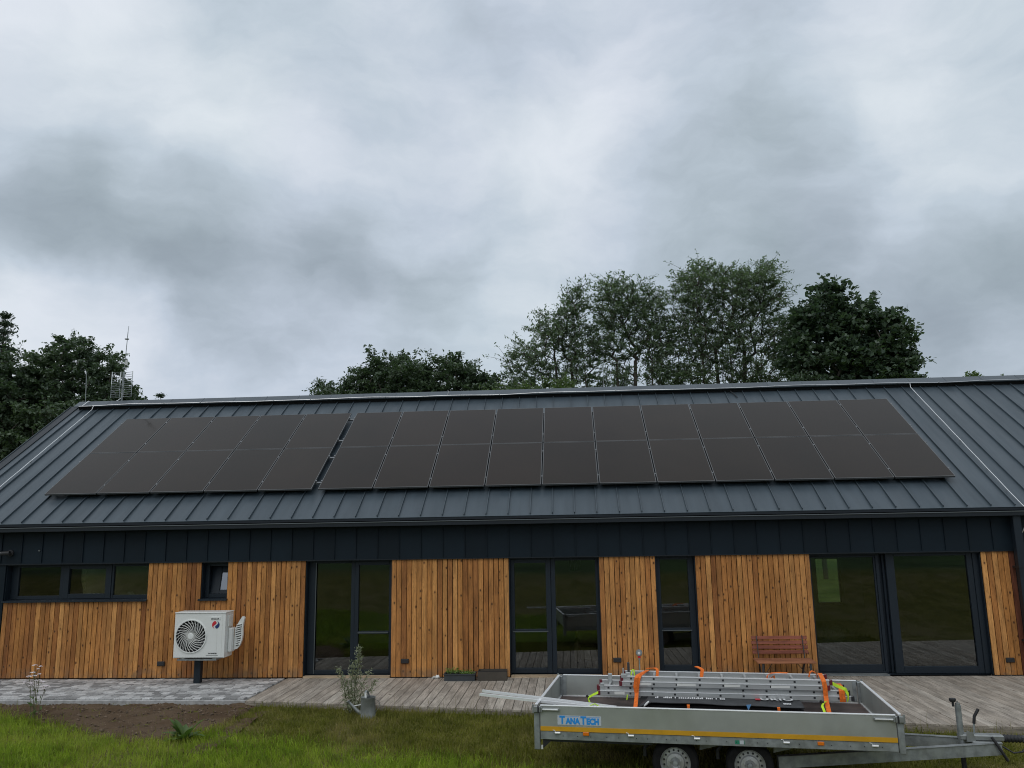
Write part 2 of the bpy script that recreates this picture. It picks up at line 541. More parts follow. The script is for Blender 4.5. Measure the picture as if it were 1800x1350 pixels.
MT = dict(
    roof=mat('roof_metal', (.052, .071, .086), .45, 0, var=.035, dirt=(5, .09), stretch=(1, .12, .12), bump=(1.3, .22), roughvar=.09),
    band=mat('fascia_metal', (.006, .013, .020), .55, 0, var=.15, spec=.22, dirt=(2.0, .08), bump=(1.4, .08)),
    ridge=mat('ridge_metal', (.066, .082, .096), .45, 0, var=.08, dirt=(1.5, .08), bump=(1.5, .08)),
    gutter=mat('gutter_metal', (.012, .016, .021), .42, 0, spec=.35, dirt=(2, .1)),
    frame=mat('window_frame', (.012, .019, .027), .45, 0, spec=.34, dirt=(3, .06)),
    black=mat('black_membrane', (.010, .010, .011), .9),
    wood=wood_mat('larch_cladding', [(.62, .290, .088), (.50, .215, .058), (.34, .132, .036), (.68, .33, .105), (.46, .192, .053), (.28, .104, .031), (.57, .255, .075)], .55, knots=.6),
    wood_shaded=wood_mat('shaded_red_board', [(.17, .055, .028), (.13, .045, .024)], .5),
    deck=wood_mat('weathered_deck', [(.42, .370, .31), (.36, .310, .255), (.47, .42, .355), (.39, .34, .285)], .75, knots=.10, along=1, fine=60, ringscale=18),
    fascia=wood_mat('deck_fascia_wood', [(.31, .27, .215), (.27, .235, .19)], .75, along=0, fine=60, ringscale=18),
    pale=wood_mat('pale_threshold', [(.55, .42, .28), (.5, .38, .25)], .65, along=0),
    bench=wood_mat('bench_wood', [(.27, .085, .050), (.23, .070, .042), (.31, .105, .06)], .5, along=0),
    bench_top=wood_mat('bench_seat_wood', [(.36, .15, .075), (.30, .12, .06)], .5, along=0),
    glass=glass_mat('window_glass', (.72, .76, .74), 1.88),
    mirror=glass_mat('coated_glass', (.30, .33, .32), 3.2),
    trimgrey=mat('grey_trim', (.10, .115, .12), .4, .3),
    plaster=mat('interior_plaster', (.42, .41, .39), .9, dirt=(2, .05)),
    floorint=mat('interior_floor', (.20, .16, .12), .5, dirt=(3, .15), stretch=(1, .1, 1)),
    pv=mat('panel_glass', (.0125, .0078, .0052), .12, 0, var=.2, dirt=(.8, .15), spec=.245, stint=(1, .87, .76), roughvar=.04),
    pvframe=mat('panel_frame', (.155, .155, .155), .35, .5),
    rail=mat('mill_aluminium', (.55, .56, .57), .35, .85, dirt=(4, .08)),
    railpv=mat('dull_aluminium', (.26, .27, .28), .5, .5),
    alu=mat('brushed_aluminium', (.50, .51, .50), .42, .55, dirt=(2.5, .08), stretch=(.3, 1, 1), bump=(40, .04)),
    board=mat('anodised_board', (.42, .44, .41), .42, .55, dirt=(2.6, .11), stretch=(.6, 1, .5), bump=(6, .03), roughvar=.10),
    trim=mat('bright_trim', (.86, .87, .87), .35, .3),
    galv=mat('galvanised_steel', (.31, .335, .335), .48, .55, dirt=(9, .24), bump=(25, .05), roughvar=.1),
    zinc=mat('zinc_sheet', (.27, .285, .28), .42, .45, dirt=(7, .18), bump=(18, .06), roughvar=.1),
    tyre=mat('tyre_rubber', (.011, .011, .011), .9, spec=.2, dirt=(14, .3), bump=(30, .2)),
    rim=mat('silver_rim', (.44, .45, .45), .4, .6, dirt=(9, .15)),
    plastic=mat('black_plastic', (.020, .020, .022), .55, dirt=(6, .15)),
    dark=mat('dark_steel', (.045, .047, .05), .6, dirt=(5, .2)),
    ply=mat('bed_plywood', (.085, .058, .050), .6, dirt=(5, .35), bump=(60, .1)),
    yellow=mat('yellow_tape', (.58, .30, .012), .5, dirt=(5, .1)),
    amber=mat('amber_lens', (.75, .18, .01), .25, coat=.5),
    white=mat('white_paint', (.74, .75, .72), .42, dirt=(2, .03), coat=.15),
    offwhite=mat('white_plastic', (.70, .70, .66), .5, dirt=(3, .05)),
    cavity=mat('dark_cavity', (.055, .057, .060), .8),
    blue=mat('blue_print', (.02, .27, .70), .5),
    sticker=mat('sticker_foil', (.50, .54, .57), .45),
    red=mat('red_print', (.55, .02, .035), .5),
    navy=mat('navy_print', (.012, .035, .14), .5),
    ink=mat('black_print', (.02, .02, .02), .6),
    whiteink=mat('white_print', (.8, .8, .8), .6),
    green=mat('green_label', (.02, .22, .13), .5),
    orange=mat('orange_webbing', (.78, .16, .012), .75, dirt=(30, .2), bump=(120, .3)),
    neon=mat('neon_webbing', (.52, .78, .03), .75, dirt=(30, .15), bump=(120, .3)),
    bluetag=mat('blue_tag', (.12, .30, .55), .5),
    cavity2=mat('black_lining', (.008, .008, .009), .7),
    maroon=mat('maroon_plastic', (.13, .012, .02), .5),
    tarp=mat('black_cover', (.028, .029, .031), .55, dirt=(6, .3), bump=(9, .5)),
    bracket=mat('grey_bracket', (.46, .48, .47), .5, .5, dirt=(6, .12)),
    planter=mat('anthracite_planter', (.040, .047, .052), .55, dirt=(4, .15)),
    brown=mat('brown_planter', (.062, .052, .040), .6, dirt=(4, .15)),
    soilm=mat('potting_soil', (.03, .022, .016), .95, dirt=(30, .4), bump=(50, .6)),
    leather=mat('tan_upholstery', (.36, .25, .13), .6, dirt=(3, .15)),
    paper=mat('cardboard', (.62, .52, .36), .8),
    cloth=mat('grey_cloth', (.42, .41, .38), .9, dirt=(20, .35), bump=(30, .5)),
    bark=mat('bark', (.075, .062, .050), .9, dirt=(5, .35), stretch=(1, 1, .3), bump=(12, .6)),
    bark_pale=mat('pale_bark', (.17, .155, .13), .9, dirt=(5, .3), stretch=(1, 1, .3), bump=(12, .6)),
    paver=mat('paver_concrete', (.395, .39, .38), .8, island=.50, dirt=(9, .22), bump=(30, .5)),
    clod=mat('soil_clod', (.130, .092, .062), .95, island=.5, dirt=(40, .3)),
    joint=mat('paver_joint', (.12, .115, .105), .95, dirt=(20, .3), bump=(60, .6)),
)

# ================================================================== GROUND
def sstep(x, a, b):
    t = np.clip((x - a) / (b - a), 0, 1)
    return t * t * (3 - 2 * t)


def deck_edge(x):
    return -2.02 - 0.150 * (x + 4.54)


def ground_h(x, y):
    x, y = np.asarray(x, float), np.asarray(y, float)
    h = -0.085 - 0.085 * sstep(-y, 2.4, 5.4)
    h = h + 1.28 * sstep(-y, 7.0, 13.8) + np.maximum(-y - 14, 0) * 0.022
    bank = sstep(-x, 3.2, 6.5) * sstep(-y, 3.3 - 0.35 * np.clip(-x - 6, 0, 3), 5.8)
    h = h + 0.20 * bank
    h = h + 0.018 * np.sin(x * 1.7 + 0.6 * np.sin(y * 1.3)) * np.cos(y * 2.1 + 0.4) * sstep(-y, 2.2, 3.2)
    h = np.where(y > -1.7, -0.085, h)
    return h


def soil_edge(x):
    """front (camera-side) edge of the bare soil, as y"""
    xs = [-14, -10, -9.0, -8.0, -7.4, -6.6, -5.9, -5.2, -4.8, -4.5, -4.2]
    ys = [-2.0, -2.05, -2.25, -2.75, -3.1, -3.55, -4.05, -4.25, -3.95, -3.05, -2.1]
    return np.interp(x, xs, ys)


def grid_mesh(name, xs, ys, hf, mt):
    X, Y = np.meshgrid(xs, ys)
    Z = hf(X, Y)
    V = np.stack([X.ravel(), Y.ravel(), Z.ravel()], 1)
    nx = len(xs)
    i, j = np.meshgrid(np.arange(nx - 1), np.arange(len(ys) - 1))
    a = (j * nx + i).ravel()
    F = np.stack([a, a + 1, a + 1 + nx, a + nx], 1)
    return np_mesh(name, V, F, mt, True)


def lawn_colour(gg, pos, dry=1.0):
    n_big = gg.noise(pos, 0.55, 3, 0.55)
    n_mid = gg.noise(pos, 2.6, 4, 0.6)
    c = gg.mix(gg.ss(n_mid, 0.32, 0.68), (.120, .120, .022), (.190, .180, .040))
    f = gg.m('MULTIPLY', gg.ss(gg.m('ADD', gg.m('MULTIPLY', n_big, 0.6), gg.m('MULTIPLY', n_mid, 0.4)), 0.46, 0.62), dry)
    return gg.mix(f, c, (.21, .185, .075))


def ground_mat():
    mt, gg, out = new_mat('ground_turf')
    ge = gg.n('ShaderNodeNewGeometry')
    c = lawn_colour(gg, ge.outputs['Position'])
    yy = gg.n('ShaderNodeSeparateXYZ', {0: ge.outputs['Position']}).outputs[1]
    mead = gg.noise(ge.outputs['Position'], .35, 4, .6)
    c = gg.mix(gg.ss(yy, -11.5, -15.0), c, gg.mix(gg.ss(mead, .35, .65), (.022, .060, .016), (.060, .120, .030)))
    c = gg.mix(gg.ss(yy, 9.0, 10.0), c, gg.mix(gg.ss(mead, .35, .65), (.09, .16, .03), (.20, .27, .06)))
    fine = gg.noise(ge.outputs['Position'], 38, 4, 0.7)
    c = gg.mix(gg.ss(fine, 0.35, 0.6, 0.75, 0.0), c, (.050, .042, .020))
    p = gg.n('ShaderNodeBsdfPrincipled', {'Base Color': c, 'Roughness': 0.95, 'Specular IOR Level': 0.1})
    bn = gg.n('ShaderNodeBump', {'Strength': 0.9, 'Distance': 0.03, 'Height': fine})
    mt.node_tree.links.new(bn.outputs[0], p.inputs['Normal'])
    mt.node_tree.links.new(p.outputs[0], out.inputs[0])
    return mt


def soil_mat():
    mt, gg, out = new_mat('bare_soil')
    ge = gg.n('ShaderNodeNewGeometry')
    P = ge.outputs['Position']
    big = gg.noise(P, 1.3, 4, 0.6)
    fine = gg.noise(P, 30, 5, 0.7)
    c = gg.mix(gg.ss(big, 0.35, 0.65), (.105, .068, .040), (.145, .100, .064))
    c = gg.mix(gg.ss(fine, 0.42, 0.3, 0.0, 0.7), c, (.055, .036, .024))
    c = gg.mix(gg.ss(fine, 0.62, 0.74, 0.0, 0.7), c, (.26, .21, .155))
    p = gg.n('ShaderNodeBsdfPrincipled', {'Base Color': c, 'Roughness': 0.95, 'Specular IOR Level': 0.15})
    bn = gg.n('ShaderNodeBump', {'Strength': 1.0, 'Distance': 0.04, 'Height': fine})
    mt.node_tree.links.new(bn.outputs[0], p.inputs['Normal'])
    mt.node_tree.links.new(p.outputs[0], out.inputs[0])
    return mt


MT['ground'] = ground_mat()
MT['soil'] = soil_mat()
gx = np.concatenate([[-600, -300, -150, -80, -45, -28], np.arange(-18, 15.01, 0.3), [22, 40, 80, 150, 300, 600]])
gy = np.concatenate([[-500, -250, -120, -70, -45, -32, -24], np.arange(-18, -1.49, 0.15), [-1.2, 2, 6, 10, 20, 40, 80, 160, 320, 700]])
kind(link('ground', grid_mesh('ground', gx, gy, ground_h, MT['ground'])), 'structure')


def soil_h(X, Y):
    h = ground_h(X, Y)
    d = np.minimum(Y - soil_edge(X) + .12, 0.25) + 0.10 * np.sin(X * 5.1 + 2 * np.sin(Y * 3.3)) + 0.05 * np.sin(X * 13 + Y * 7)
    bump = 0.022 * np.sin(X * 7.3 + Y * 4.1) * np.sin(Y * 9.7 - X * 3.0) + RNG.normal(0, 0.007, X.shape)
    side = np.minimum(1, np.maximum(0, (-4.25 - X) / 0.3))
    k = np.clip(d / 0.16 + 0.1, -1, 1) * np.where(side < 1, side * 2 - 1, 1)
    return h + np.where(k > 0, 0.025 * k + bump * k, 0.05 * k) - 0.004


kind(link('soil_bed', grid_mesh('soil_bed', np.arange(-13, -4.0, 0.055), np.arange(-4.75, -1.74, 0.055), soil_h, MT['soil'])), 'structure')
# clods and pebbles lying on the soil
V, F = [], []
octv = np.array([(1, 0, 0), (-1, 0, 0), (0, 1, 0), (0, -1, 0), (0, 0, 1), (0, 0, -1)], float)
octf = np.array([(0, 2, 4), (2, 1, 4), (1, 3, 4), (3, 0, 4), (2, 0, 5), (1, 2, 5), (3, 1, 5), (0, 3, 5)])
xs = RNG.uniform(-12, -4.4, 6000)
ys = RNG.uniform(-4.5, -1.95, 6000)
keep = ys > soil_edge(xs) - 0.05 + RNG.normal(0, .12, len(xs))
for x, y in zip(xs[keep], ys[keep]):
    s_ = min(0.004 + RNG.exponential(0.006), 0.03)
    z = float(ground_h(x, y)) + 0.02 + s_ * 0.2
    b = len(V) * 6
    V.append(octv * RNG.uniform(.6, 1.3, (6, 1)) * s_ * np.array([1.2, 1.2, .7]) + np.array([x, y, z]))
    F.append(octf + b)
kind(link('soil_clods', np_mesh('soil_clods', np.concatenate(V), np.concatenate(F), MT['clod'])), 'stuff')

# ------------------------------------------------------------------ paved path
path = MB().box(-12.6, -4.60, -1.90, 0.1, -0.12, -0.030).build('paved_path', MT['joint'])
kind(path, 'structure')
variants = []
for k in range(7):
    rr = random.Random(k)
    mb = MB().box(-.5, .5, -.5, .5, -.03, .0, ch=0.0)
    vs = []
    # tumbled block: chamfered top with uneven corners
    e = 0.05
    top = [(-.5 + e, -.5 + e), (.5 - e, -.5 + e), (.5 - e, .5 - e), (-.5 + e, .5 - e)]
    m2 = MB()
    low = [(-.5, -.5, -.03), (.5, -.5, -.03), (.5, .5, -.03), (-.5, .5, -.03)]
    mid = [(x, y, -.006) for x, y, _ in low]
    mid = [(x + rr.uniform(-.02, .02), y + rr.uniform(-.03, .03), z) for x, y, z in mid]
    tp = [(x + rr.uniform(-.02, .02), y + rr.uniform(-.03, .03), rr.uniform(-.003, .004)) for x, y in top]
    m2.add(low + mid + tp, [(0, 1, 5, 4), (1, 2, 6, 5), (2, 3, 7, 6), (3, 0, 4, 7), (4, 5, 9, 8), (5, 6, 10, 9), (6, 7, 11, 10), (7, 4, 8, 11), (8, 9, 10, 11)])
    variants.append(m2.mesh('paver', MT['paver']))
rows = 14
rh = 1.80 / rows
far_pavers = MB()
for r_ in range(rows):
    x = -4.63 - random.uniform(0, .1)
    y = -0.02 - rh * (r_ + .5)
    while x > -12.4:
        L = random.choice((.12, .16, .16, .20, .24))
        if x - L / 2 > -10.3 and r_ >= 6:
            link('paver', random.choice(variants), path, (x - L / 2, y, random.uniform(-.003, .003)), (random.uniform(-.012, .012), random.uniform(-.012, .012), 0), (L - .010, rh - .010, 1))
        else:
            far_pavers.box(x - L + .006, x - .006, y - rh / 2 + .006, y + rh / 2 - .006, -.03, random.uniform(-.004, .003))
        x -= L
kind(far_pavers.build('paver_field', MT['paver'], path), 'stuff')
MB().box(-12.6, -4.60, -1.955, -1.905, -0.16, -0.004, ch=.006).build('edging_kerb', MT['paver'], path)

# ------------------------------------------------------------------ timber deck
deck = MB().prism([(-4.55, -0.02), (13.4, -0.02), (13.4, float(deck_edge(13.4)) + .05), (-4.50, float(deck_edge(-4.5)) + .05)], -0.075, -0.045, ax='xy').build('deck', MT['black'])
kind(deck, 'structure')
x = -4.60
while x < 13.2:
    x1 = x + 0.1415
    za = random.uniform(-.0015, .0015)
    c = .004
    ya, yb = float(deck_edge(x)) - .002, float(deck_edge(x1)) - .002
    yt = -0.012
    vs = []
    for (zz, ins) in ((-.028 + za, 0), (-c + za, 0), (za, c)):
        vs += [(ins, ya - 0, zz), (x1 - x - ins, yb, zz), (x1 - x - ins, yt, zz), (ins, yt, zz)]
    fs = [(3, 2, 1, 0), (8, 9, 10, 11)]
    for l in (0, 4):
        for k in range(4):
            fs.append((l + k, l + (k + 1) % 4, l + 4 + (k + 1) % 4, l + 4 + k))
    MB().add(vs, fs).build('deck_plank', MT['deck'], deck, loc=(x, 0, 0))
    x += 0.150
xa, xb = -4.62, 13.4
fang = math.atan(-0.150)
L = 17.0 / 4
for i in range(4):
    MB().box(0.002, L - .002, -.03, 0, -.118, -.031, ch=.004).build('deck_fascia', MT['fascia'], deck, loc=(xa + i * L * math.cos(fang), float(deck_edge(xa)) + .028 + i * L * math.sin(fang), 0), rot=(0, 0, fang))
MB().box(-4.63, -4.605, -2.0, -.02, -.118, -.005, ch=.004).build('deck_fascia', MT['fascia'], deck)

# ================================================================== HOUSE
house = thing('house', 'long single-storey house clad in vertical larch boards under a dark standing-seam metal roof', 'house')
HX0, HX1, HD = -12.0, 14.0, 8.82
EZ, BZ = 3.0, 2.205
PITCH = math.radians(34.296)
CA, SA = math.cos(PITCH), math.sin(PITCH)
EY = -0.15
SL = 5.535
SEAM = 0.4285

openings = [(-10.5, -7.52, 1.50), (-6.43, -5.895, 1.50), (-4.324, -2.615, .035), (-.325, 1.402, .035), (2.471, 3.22, .035), (5.35, 8.449, .015)]
# wall behind the cladding, pierced by the openings
wall = MB()
xs = [HX0] + [v for o in openings for v in o[:2]] + [HX1]
for i in range(0, len(xs), 2):
    wall.box(xs[i], xs[i + 1], .055, .34, -.08, 2.9)
for (a, b, z0) in openings:
    wall.box(a, b, .055, .34, -.08, z0 - .03)
    wall.box(a, b, .055, .34, BZ - .002, 2.9)
wall.build('wall', MT['black'], house)
side = MB()
side.prism([(.34, -.08), (HD, -.08), (HD, 3.0), (4.42, 6.0), (.34, 3.25)], HX0, HX0 + .3, ax='yz')
side.prism([(.34, -.08), (HD, -.08), (HD, 3.0), (4.42, 6.0), (.34, 3.25)], HX1 - .3, HX1, ax='yz')
side.build('gable_wall', MT['band'], house)
back = MB()
bo = [(-10.2, -9.0, .9, 2.1), (-3.6, -2.4, .9, 2.1), (1.5, 2.6, .9, 2.1), (7.93, 8.66, .45, 1.77), (10.6, 12.2, .1, 2.1)]
bx = [HX0 + .3] + [v for o in bo for v in o[:2]] + [HX1 - .3]
for i in range(0, len(bx), 2):
    back.box(bx[i], bx[i + 1], HD - .3, HD, -.08, 2.95)
for (a, b, z0, z1) in bo:
    back.box(a, b, HD - .3, HD, -.08, z0)
    back.box(a, b, HD - .3, HD, z1, 2.95)
back.build('rear_wall', MT['plaster'], house)
inn = MB()
inn.box(HX0 + .3, HX1 - .3, .345, HD - .305, 2.52, 2.60)
for px in (-7.3, -4.6, -2.3, 1.75, 4.3, 9.2):
    inn.box(px, px + .12, .38, HD - .32, .01, 2.515)
inn.box(-11.65, 4.28, 4.6, 4.72, .01, 2.512)
inn.build('interior_wall', MT['plaster'], house)
MB().box(HX0 + .3, HX1 - .3, .10, HD - .305, -.07, .005).build('interior_floor', MT['floorint'], house)

# cladding boards, one object each
PITCH_B = 0.0975
board_mesh = {}


def boards(a, b, z0, z1):
    n = max(1, round((b - a) / PITCH_B))
    p = (b - a) / n
    for i in range(n):
        h = round(z1 - z0, 3)
        w_ = p - random.choice((.009, .010, .013))
        key = (h, round(w_, 4))
        if key not in board_mesh:
            board_mesh[key] = MB().box(-w_ / 2, w_ / 2, 0, .026, 0, h, ch=.003).mesh('cladding_board', MT['wood'])
        link('cladding_board', board_mesh[key], house, (a + p * (i + .5), random.uniform(-.002, .002), z0))


boards(-10.49, -7.52, .012, 1.487)
boards(-7.52, -6.43, .012, BZ)
boards(-6.43, -5.895, .012, 1.487)
boards(-5.895, -4.324, .012, BZ)
boards(-2.615, -.325, .012, BZ)
boards(1.402, 2.471, .012, BZ)
boards(3.22, 5.35, .012, BZ)
boards(8.449, 8.945, .012, BZ)
boards(9.16, 11.5, .012, BZ)
o = MB().box(-.045, .045, 0, .026, 0, BZ - .012, ch=.003).build('cladding_board', MT['wood_shaded'], house, loc=(8.995, -.001, .012))  # the shade beside the downpipe is put into this board's darker colour
o['label'] = 'end board with downpipe shade in its dark red-brown colour'

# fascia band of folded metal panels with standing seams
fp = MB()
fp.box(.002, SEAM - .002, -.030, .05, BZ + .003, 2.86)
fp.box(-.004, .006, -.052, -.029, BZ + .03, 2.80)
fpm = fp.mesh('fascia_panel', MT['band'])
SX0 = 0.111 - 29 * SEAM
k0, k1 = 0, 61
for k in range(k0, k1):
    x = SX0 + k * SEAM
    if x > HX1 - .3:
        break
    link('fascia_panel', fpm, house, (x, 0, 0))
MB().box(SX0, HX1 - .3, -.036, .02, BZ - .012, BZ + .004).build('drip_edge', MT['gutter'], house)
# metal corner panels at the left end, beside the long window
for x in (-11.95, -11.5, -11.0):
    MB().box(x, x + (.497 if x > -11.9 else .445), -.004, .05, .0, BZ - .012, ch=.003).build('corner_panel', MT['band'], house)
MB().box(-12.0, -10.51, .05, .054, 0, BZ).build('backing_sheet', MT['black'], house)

# roof: slab, then one object per standing-seam tray
sl = MB()
for sgn in (1, -1):
    ry = 4.4235
    pts = [(EY + .03, EZ - .03), (ry, EZ + SL * SA - .03), (ry, EZ + SL * SA - .24), (EY + .15, EZ - .13)]
    if sgn < 0:
        pts = [(2 * ry - y, z) for y, z in pts]
    sl.prism(pts, HX0 + .02, HX1, ax='yz')
sl.build('roof_deck', MT['dark'], house)
tr_ = MB()


def slope(x, t, h):
    """point on the front roof plane: x along the eave, t up the slope, h off it"""
    return (x, EY + t * CA - h * SA, EZ + t * SA + h * CA)


def slab(mb, x0, x1, t0, t1, h0, h1, m=0):
    vs = [slope(x, t, h) for h in (h0, h1) for t in (t0, t1) for x in (x0, x1)]
    mb.add(vs, [(0, 2, 3, 1), (4, 5, 7, 6), (0, 1, 5, 4), (1, 3, 7, 5), (3, 2, 6, 7), (2, 0, 4, 6)], m)


slab(tr_, 0.0, SEAM - .001, 0, SL, -.012, 0)
slab(tr_, -.007, .007, .035, SL - .02, -.004, .038)
trm = tr_.mesh('roof_tray', MT['roof'])
for k in range(0, 62):
    x = SX0 + k * SEAM
    if x > HX1 - .2:
        break
    link('roof_tray', trm, house, (x, 0, 0))
b2 = MB()
b2.prism([(4.4235, EZ + SL * SA), (9.0, EZ - .0), (9.0, EZ - .02), (4.4235, EZ + SL * SA - .02)], HX0, HX1, ax='yz')
b2.build('rear_roof', MT['roof'], house)
vb = MB()
slab(vb, -12.10, SX0 - .002, -.0, SL, -.17, .022)
vb.build('verge_trim', MT['gutter'], house)
ev = MB().box(SX0, HX1, EY - .006, EY + .01, EZ - .055, EZ - .013)
ev.build('eave_drip', MT['gutter'], house)

# ridge cap in short lengths
rc = MB()
T0 = SL - .22
RL = SEAM * 2
slab(rc, .002, RL - .002, T0, SL + .075, .118, .126)
slab(rc, .002, RL - .002, T0, T0 + .006, .104, .118)
vs = []
for h in (.118, .126):
    for t in (SL + .075, SL - .3):
        for xx in (.002, RL - .002):
            X, Yv, Zv = slope(xx, t, h)
            vs.append((X, 2 * 4.4235 - Yv, Zv))
rc.add(vs, [(0, 2, 3, 1), (4, 5, 7, 6), (0, 1, 5, 4), (1, 3, 7, 5), (3, 2, 6, 7), (2, 0, 4, 6)])
slab(rc, RL - .006, RL + .012, T0 - .002, SL + .075, .126, .130)
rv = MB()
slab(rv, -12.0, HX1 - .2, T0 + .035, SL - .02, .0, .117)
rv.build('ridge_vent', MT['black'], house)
rcm = rc.mesh('ridge_cap', MT['ridge'])
x = -12.10
while x < HX1 - .5:
    link('ridge_cap', rcm, house, (x, 0, 0))
    x += RL

# box gutter with brackets, fascia soffit and the square downpipe
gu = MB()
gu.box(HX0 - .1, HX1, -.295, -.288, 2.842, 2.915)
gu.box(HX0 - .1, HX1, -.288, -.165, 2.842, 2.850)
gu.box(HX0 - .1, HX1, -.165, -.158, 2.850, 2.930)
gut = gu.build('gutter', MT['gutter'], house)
MB().tube([(HX0 - .1, -.300, 2.917), (HX1, -.300, 2.917)], .0085, 6).build('gutter_lip_highlight', MT['trimgrey'], gut)  # highlight along the lip, put into a lighter grey than the gutter metal
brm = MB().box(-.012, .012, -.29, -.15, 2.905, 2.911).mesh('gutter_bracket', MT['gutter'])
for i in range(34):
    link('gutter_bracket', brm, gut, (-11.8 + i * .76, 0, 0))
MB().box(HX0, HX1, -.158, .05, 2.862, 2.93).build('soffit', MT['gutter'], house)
dp = MB().box(8.985, 9.125, -.235, -.115, -.02, 2.841, ch=.01).build('downpipe', MT['frame'], house)
for z in (.6, 1.9):
    MB().box(8.975, 9.135, -.245, -.03, z, z + .035).build('pipe_clip', MT['gutter'], dp)


# ------------------------------------------------------------------ windows and doors
GY = .20


def px_(x):
    return x + (x - .88) * .0128


def bars(mb, rects, y0, y1):
    for (a, b, c, d) in rects:
        mb.box(a, b, y0, y1, c, d, ch=.004)


def glazing(parent, a, b, c, d, y=GY):
    MB().box(a - .008, b + .008, y, y + .006, c - .008, d + .008).build('pane', MT['glass'], parent)


def reveal(a, b, z0):
    mb = MB()
    mb.box(a - .0, a + .012, .03, .34, z0, BZ - .013)
    mb.box(b - .012, b, .03, .34, z0, BZ - .013)
    mb.box(a + .013, b - .013, .03, .34, BZ - .030, BZ - .014)
    mb.box(a + .013, b - .013, .10, .34, z0 - .03, z0 - .001)
    return mb.build('window_reveal', MT['frame'], house)


for o_ in openings:
    reveal(*o_)


def sill(parent, a, b, z):
    mb = MB()
    mb.prism([(-.055, z - .042), (-.055, z - .012), (.19, z + .004), (.19, z - .020), (-.045, z - .030), (-.045, z - .042)], a, b, ax='yz')
    mb.build('sill', MT['frame'], parent)


# long kitchen window, three lights
w1 = MB()
X1 = px_(-7.52) - .0
bars(w1, [(-10.487, -10.33, 1.505, 2.17), (px_(-9.32), px_(-9.235), 1.505, 2.17), (px_(-8.25), px_(-8.21), 1.505, 2.17)], .17, .25)
bars(w1, [(-10.33, px_(-9.32), 1.505, 1.57), (px_(-8.21), -7.535, 1.505, 1.57), (-10.33, px_(-9.32), 2.13, 2.17), (px_(-8.21), -7.535, 2.13, 2.17)], .172, .248)
W1 = w1.build('window', MT['frame'], house)
sa = MB()
a_, b_ = px_(-9.235) + .003, px_(-8.25) - .003
bars(sa, [(a_, a_ + .10, 1.508, 2.168), (b_ - .12, b_, 1.508, 2.168)], .155, .24)
bars(sa, [(a_ + .10, b_ - .12, 1.508, 1.60), (a_ + .10, b_ - .12, 2.09, 2.168)], .157, .238)
sa.build('sash', MT['frame'], W1)
glazing(W1, a_ + .10, b_ - .12, 1.60, 2.09)
glazing(W1, -10.33, px_(-9.32), 1.57, 2.13)
glazing(W1, px_(-8.21), -7.54, 1.57, 2.13)
sill(W1, -10.50, -7.50, 1.50)
MB().box(-10.33, -7.54, .26, .55, 1.47, 1.50).build('inner_sill', MT['plaster'], W1)

# small window, sash tilted open inwards
w2 = MB()
bars(w2, [(-6.418, -6.34, 1.505, 2.17), (-5.965, -5.908, 1.505, 2.17)], .17, .25)
bars(w2, [(-6.34, -5.965, 1.505, 1.575), (-6.34, -5.965, 2.11, 2.17)], .172, .248)
W2 = w2.build('window', MT['frame'], house)
sa = MB()
bars(sa, [(-.235, -.01, 0, .57), (.20, .235, 0, .57)], -.03, .03)
bars(sa, [(-.01, .20, 0, .075), (-.01, .20, .42, .57)], -.028, .028)
sash = sa.build('tilted_sash', MT['frame'], W2, loc=(-6.152, .27, 1.565), rot=(math.radians(-13), 0, 0))
MB().box(-.02, .21, -.004, .004, .07, .425).build('pane', MT['mirror'], W2, loc=(-6.152, .27, 1.565), rot=(math.radians(-13), 0, 0))
sill(W2, -6.455, -5.875, 1.50)

# left glazed door: fixed light on the left, door leaf with a mid rail on the right
d1 = MB()
ff = lambda v: px_(v)
bars(d1, [(-4.31, ff(-4.10), .04, 2.17), (ff(-3.40), ff(-3.325), .04, 2.17)], .17, .25)
bars(d1, [(ff(-4.10), ff(-3.40), .04, .115), (ff(-4.10), ff(-3.40), 2.13, 2.17)], .172, .248)
D1 = d1.build('glazed_door', MT['frame'], house)
lf = MB()
a_, b_ = ff(-3.325) + .003, -2.63
bars(lf, [(a_, ff(-3.248), .045, 2.168), (ff(-2.653) + .005, b_, .045, 2.168)], .15, .235)
bars(lf, [(ff(-3.248), ff(-2.653) + .005, .045, .115), (ff(-3.248), ff(-2.653) + .005, .785, .835), (ff(-3.248), ff(-2.653) + .005, 2.09, 2.168)], .152, .233)
LF = lf.build('door_leaf', MT['frame'], D1)
MB().box(ff(-3.248), ff(-2.653), .128, .15, .80, .818).build('rail_trim', MT['trimgrey'], D1)
MB().box(-4.13 - .04, -4.12 - .035, .160, .17, .05, 2.15).build('edge_trim', MT['trimgrey'], D1)
glazing(D1, ff(-4.10), ff(-3.40), .115, 2.13)
glazing(D1, ff(-3.248), ff(-2.653), .115, .785, .19)
glazing(D1, ff(-3.248), ff(-2.653), .835, 2.09, .19)
MB().box(-4.31, -2.63, -.03, .12, -.0, .032).build('threshold', MT['pale'], D1)

